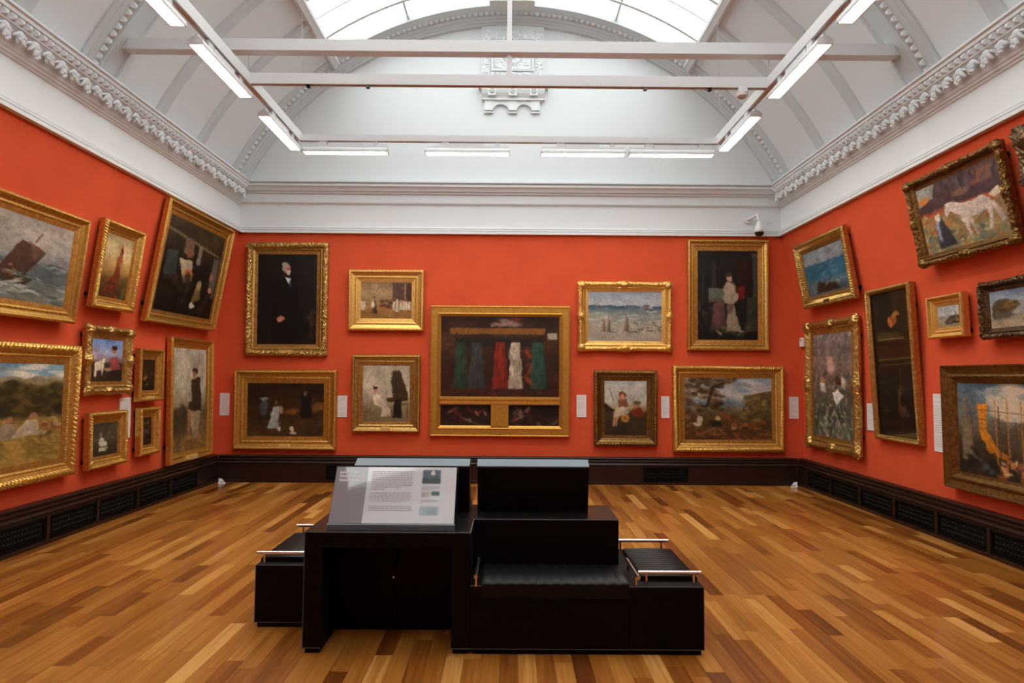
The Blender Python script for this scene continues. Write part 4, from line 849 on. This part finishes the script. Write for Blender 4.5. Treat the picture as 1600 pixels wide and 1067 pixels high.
p.poly([(.3,.75),(.55,.5),(.98,.46),(.98,.85),(.4,.88)], (70,60,46)).strokes(14,(.4,.5,1,.85),[(50,42,32),(110,96,76),(160,140,110)],(.06,.04)).line([(.85,.5),(.8,.25)], .014, (80,66,50)).strokes(10,(0,.5,.5,.65),[(190,190,185),(110,112,110)],(.1,.012))
painting('very small harbour picture in a bright deep gold frame', 'R', 6.41, 2.218, .531, .429, .038, .11, 'scoop', G_BRIGHT, p, .003, .03)
p = pic(74, 62, 27).bg([(0,(105,125,145)),(.4,(150,155,158)),(.7,(140,134,122)),(.78,(150,132,104)),(1,(150,136,116))]).noise(.2, 8)
p.ell(.20,.45,.16,.22,(74,60,36)).ell(.32,.42,.12,.12,(110,84,44)).ell(.14,.62,.12,.14,(62,52,32)).strokes(24,(.04,.3,.4,.7),[(90,70,40),(54,44,26)],(.04,.03)).ell(.52,.72,.05,.05,(170,130,60)).ell(.58,.6,.07,.1,(90,84,76)).line([(.68,.6),(.69,.3)], .01, (110,100,90)).rect(.75,.58,1,.68,(110,96,90)).rect(.05,.6,.3,.76,(80,74,60))
painting('small landscape with a big round tree and a yellow cart', 'R', 5.459, 2.217, .95, .507, .044, .09, 'ornate', G_DARK, p, .008, .045, wav=.012)
p = pic(170, 165, 28).bg([(0,(70,90,104)),(.3,(100,106,104)),(.6,(70,58,42)),(1,(34,26,18))]).noise(.3, 9)
p.ell(.44,.2,.16,.2,(190,170,145)).ell(.30,.12,.08,.08,(150,150,145)).strokes(24,(.2,.05,.7,.4),[(200,180,155),(120,130,135)],(.05,.03)).poly([(.17,.22),(.25,.21),(.245,.5),(.30,.66),(.40,.74),(.40,.80),(.26,.74),(.19,.6)], (190,116,30))
for x in (.06,.12,.31,.335,.40,.46,.5,.55,.62,.7,.78,.86,.93): p.line([(x,.12+.3*hsh(x,1)),(x+.01,.85)], .0045, (74,54,34) if hsh(x,2) > .4 else (170,110,44))
for y in (.30,.40,.45,.5): p.line([(.05,y-.02),(1,y+.04)], .004, (110,80,46))
p.strokes(50,(.05,.78,1,1),[(30,24,20),(60,44,30),(150,90,50),(70,84,90),(44,34,26)],(.025,.04)).strokes(20,(.35,.78,.55,.95),[(190,110,60),(160,90,50),(210,160,110)],(.015,.035)).strokes(20,(.55,.35,1,.8),[(60,44,32),(90,64,40)],(.02,.06)).rect(.03,.45,.12,.85,(110,96,74)).strokes(8,(.05,.74,.3,.9),[(24,18,16)],(.02,.05))
painting('large shipyard picture with a golden hull on scaffolding in a brown and gold frame', 'R', 5.548, 1.135, 1.90, 1.192, .011, .172, 'bevel', G_BRONZE, p, .004, .02)

# ------------------------------------------------------------------ wall cards, devices
def card(label, wall, a0, a1, z0, z1):
    if wall == 'B': loc, rz, w_ = ((a0+a1)/2, D, z0), 0, a1-a0
    else: loc, rz, w_ = (WX*(-1 if wall == 'L' else 1), (a0+a1)/2, z0), (math.pi/2 if wall == 'L' else -math.pi/2), abs(a1-a0)
    t = thing('label_card', label, 'label card', loc, (0, 0, rz), 'white wall cards'); h = z1-z0
    box('card', -w_/2, w_/2, -.012, .004, 0, h, CARD, t); q = MB(); n = int(h/.024)
    for k in range(1, n):
        if hsh(k, a0) < .25: continue
        q.box(-w_/2+.015, w_/2-.015-.04*hsh(k, 3), -.0128, -.0119, h-.012-k*.024, h-.012-k*.024+.005)
    tag(q.build('text_lines', mat('card_print', (.42, .41, .42), .6), t), kind='stuff')
card('white label card between the tall peasant picture and the girl with dogs picture', 'B', -4.353, -4.209, .975, 1.31)
card('white label card between the girl with dogs and the woman beside a piano', 'B', -2.582, -2.441, .959, 1.284)
card('white label card between the widest gilded frame and the girl with straw hat', 'B', 1.014, 1.159, .983, 1.318)
card('white label card between the girl with straw hat and the woodland landscape', 'B', 2.288, 2.412, .982, 1.308)
card('white label card between the woodland landscape and the tall garden picture', 'B', 4.222, 4.362, .985, 1.311)
card('tall white label card between the kneeling woman picture and the tiny dark pictures', 'L', 7.42, 7.63, .852, 1.318)
card('white label card between the garden picture and the narrow dark glazed picture', 'R', 7.80, 8.04, .965, 1.292)
card('longest white label card between the narrow dark picture and the shipyard picture', 'R', 6.60, 6.78, .85, 1.444)
t = thing('wall_sensor', 'small white rounded wall device beside the scrolled garden picture frame', 'sensor', (WX, 9.755, 2.07), (0, 0, -math.pi/2))
box('case', -.05, .05, -.05, .004, 0, .13, WHITEPLASTIC, t, .01); box('badge', -.03, .03, -.052, -.049, .085, .105, PRINT, t)
t = thing('blanking_plate', 'square white plate on the frieze next to the dome camera', 'plate', (3.96, D, 3.96))
box('plate', -.04, .04, -.012, .004, 0, .09, MOULD, t, .003); box('inner_plate', -.027, .027, -.014, -.011, .015, .075, WHITEPLASTIC, t)
t = thing('dome_camera', 'white dome security camera with dark lens hanging from the frieze', 'camera', (3.73, D-.20, 3.74))
q = MB(); q.tube((-.11, .16, .26), (-.11, .205, .26), .05, 16); q.build('wall_plate', WHITEPLASTIC, t)
q = MB(); q.tube((-.11, .17, .26), (-.02, .02, .30), .02, 10); q.tube((-.02, .0, .30), (0, 0, .16), .022, 10); q.tube((-.04, .02, .30), (.0, -.005, .298), .023, 10); q.build('arm', WHITEPLASTIC, t, True)
q = MB(); q.lathe((0, 0, 0), [(.068, .035), (.074, .05), (.072, .075), (.05, .15), (.034, .19), (.02, .2)], 24); q.build('body', WHITEPLASTIC, t, True)
q = MB(); q.lathe((0, 0, 0), [(.012, -.028), (.035, -.022), (.055, -.005), (.064, .02), (.066, .04)], 24); q.build('dome', DARKDOME, t, True)
for lab, x, rz in (('small white wedge device on the floor in the corner by the tall peasant picture', -4.20, .5), ('small white wedge device on the floor in the corner by the garden picture', 4.19, -.5)):
    t = thing('floor_device', lab, 'device', (x, 9.62, 0), (0, 0, rz)); sg = 1 if x < 0 else -1
    q = MB(); q.add([(-.05,-.04,0),(.05,-.04,0),(.05,.04,0),(-.05,.04,0),(-.045*sg,-.035,.065),(.015*-sg+.01,-.035,.06),(.0,.035,.065),(-.045*sg,.035,.07)], [(0,3,2,1),(0,1,5,4),(1,2,6,5),(2,3,7,6),(3,0,4,7),(4,5,6,7)]); q.build('shell', WHITEPLASTIC, t)
    box('slot', -.03, .02, -.042, -.034, .02, .03, PRINT, t)

# ------------------------------------------------------------------ printed panel on the front lectern
ft, FI = FR
A = Vector((0, 3.982-.113, .724)); Bp = Vector((0, 3.982+.0735, 1.0325)); nrm = Vector((0, -(Bp.z-A.z), Bp.y-A.y)).normalized()
PW, PH = .738, (Bp-A).length
p = Pic(150, 70, 40).bg([(0,(200,203,207)),(1,(200,203,207))]); p.im[...] = np.where((p.u < .265)[..., None], np.array([128,120,126])*np.ones_like(p.v[..., None]), p.im)
p.rect(.72,.05,.87,.30,(70,88,92)).rect(.72,.2,.87,.3,(44,62,60)).ell(.80,.1,.02,.05,(210,200,200)).rect(.72,.44,.79,.55,(170,170,160)).rect(.80,.44,.87,.52,(60,92,98)).rect(.715,.70,.87,.86,(140,165,170))
ang = math.atan2(Bp.z-A.z, Bp.y-A.y)
hold = bpy.data.objects.new('printed_panel', None); link(hold, ft); hold.matrix_parent_inverse = FI
hold.matrix_basis = Matrix.Translation((-.69, (A.y+Bp.y)/2, (A.z+Bp.z)/2)+nrm*.004 if False else Vector((-.69, (A.y+Bp.y)/2, (A.z+Bp.z)/2))+nrm*.004) @ Matrix.Rotation(ang-math.pi/2, 4, 'X')
cv = canvas(p, PW, PH-.008, hold, PANELPRINT, 0.0, 1.0, False); cv.name = 'print_sheet'; cv.data.name = 'print_sheet'
def textmesh(name, body, size, x, z, m, parent, lh=1.15):
    cu = bpy.data.curves.new('t', 'FONT'); cu.body = body; cu.size = size; cu.space_line = lh; cu.align_x = 'LEFT'; cu.resolution_u = 2; cu.offset = .0005
    to = bpy.data.objects.new('t', cu); COL.objects.link(to); bpy.context.view_layer.update()
    me = bpy.data.meshes.new_from_object(to.evaluated_get(bpy.context.evaluated_depsgraph_get())); bpy.data.objects.remove(to)
    me.transform(Matrix.Translation((x, -.0012, z)) @ Matrix.Rotation(math.pi/2, 4, 'X')); me.materials.clear(); me.materials.append(m); me.name = name
    return link(bpy.data.objects.new(name, me), parent)
textmesh('title_text', 'James Guthrie\nOrchar and the\nVictoria Gallery', .0225, -.345, .134, WHITEPRINT, hold, 1.12)
q = MB(); r2 = random.Random(3)
def lines(x0, x1, z1, n, dz, hgt):
    for k in range(n):
        x = x0; xe = x1-(.12*r2.random() if k == n-1 else .02*r2.random())
        while x < xe:
            L = r2.uniform(.006, .022); xx = min(x+L, xe); z = z1-k*dz; q.add([(x, -.0012, z), (xx, -.0012, z), (xx, -.0012, z+hgt), (x, -.0012, z+hgt)], [(0,1,2,3)]); x = xx+.004
lines(-.145, .115, .145, 9, .0125, .0042); lines(-.145, -.03, .030, 1, .01, .006); lines(-.145, .115, .008, 5, .0125, .0042); lines(-.145, .115, -.075, 3, .0125, .0042)
lines(.165, .28, .052, 3, .010, .003); lines(.165, .28, -.035, 3, .010, .003)
tag(q.build('body_text', mat('panel_print', (.30, .31, .32), .6), hold), kind='stuff')
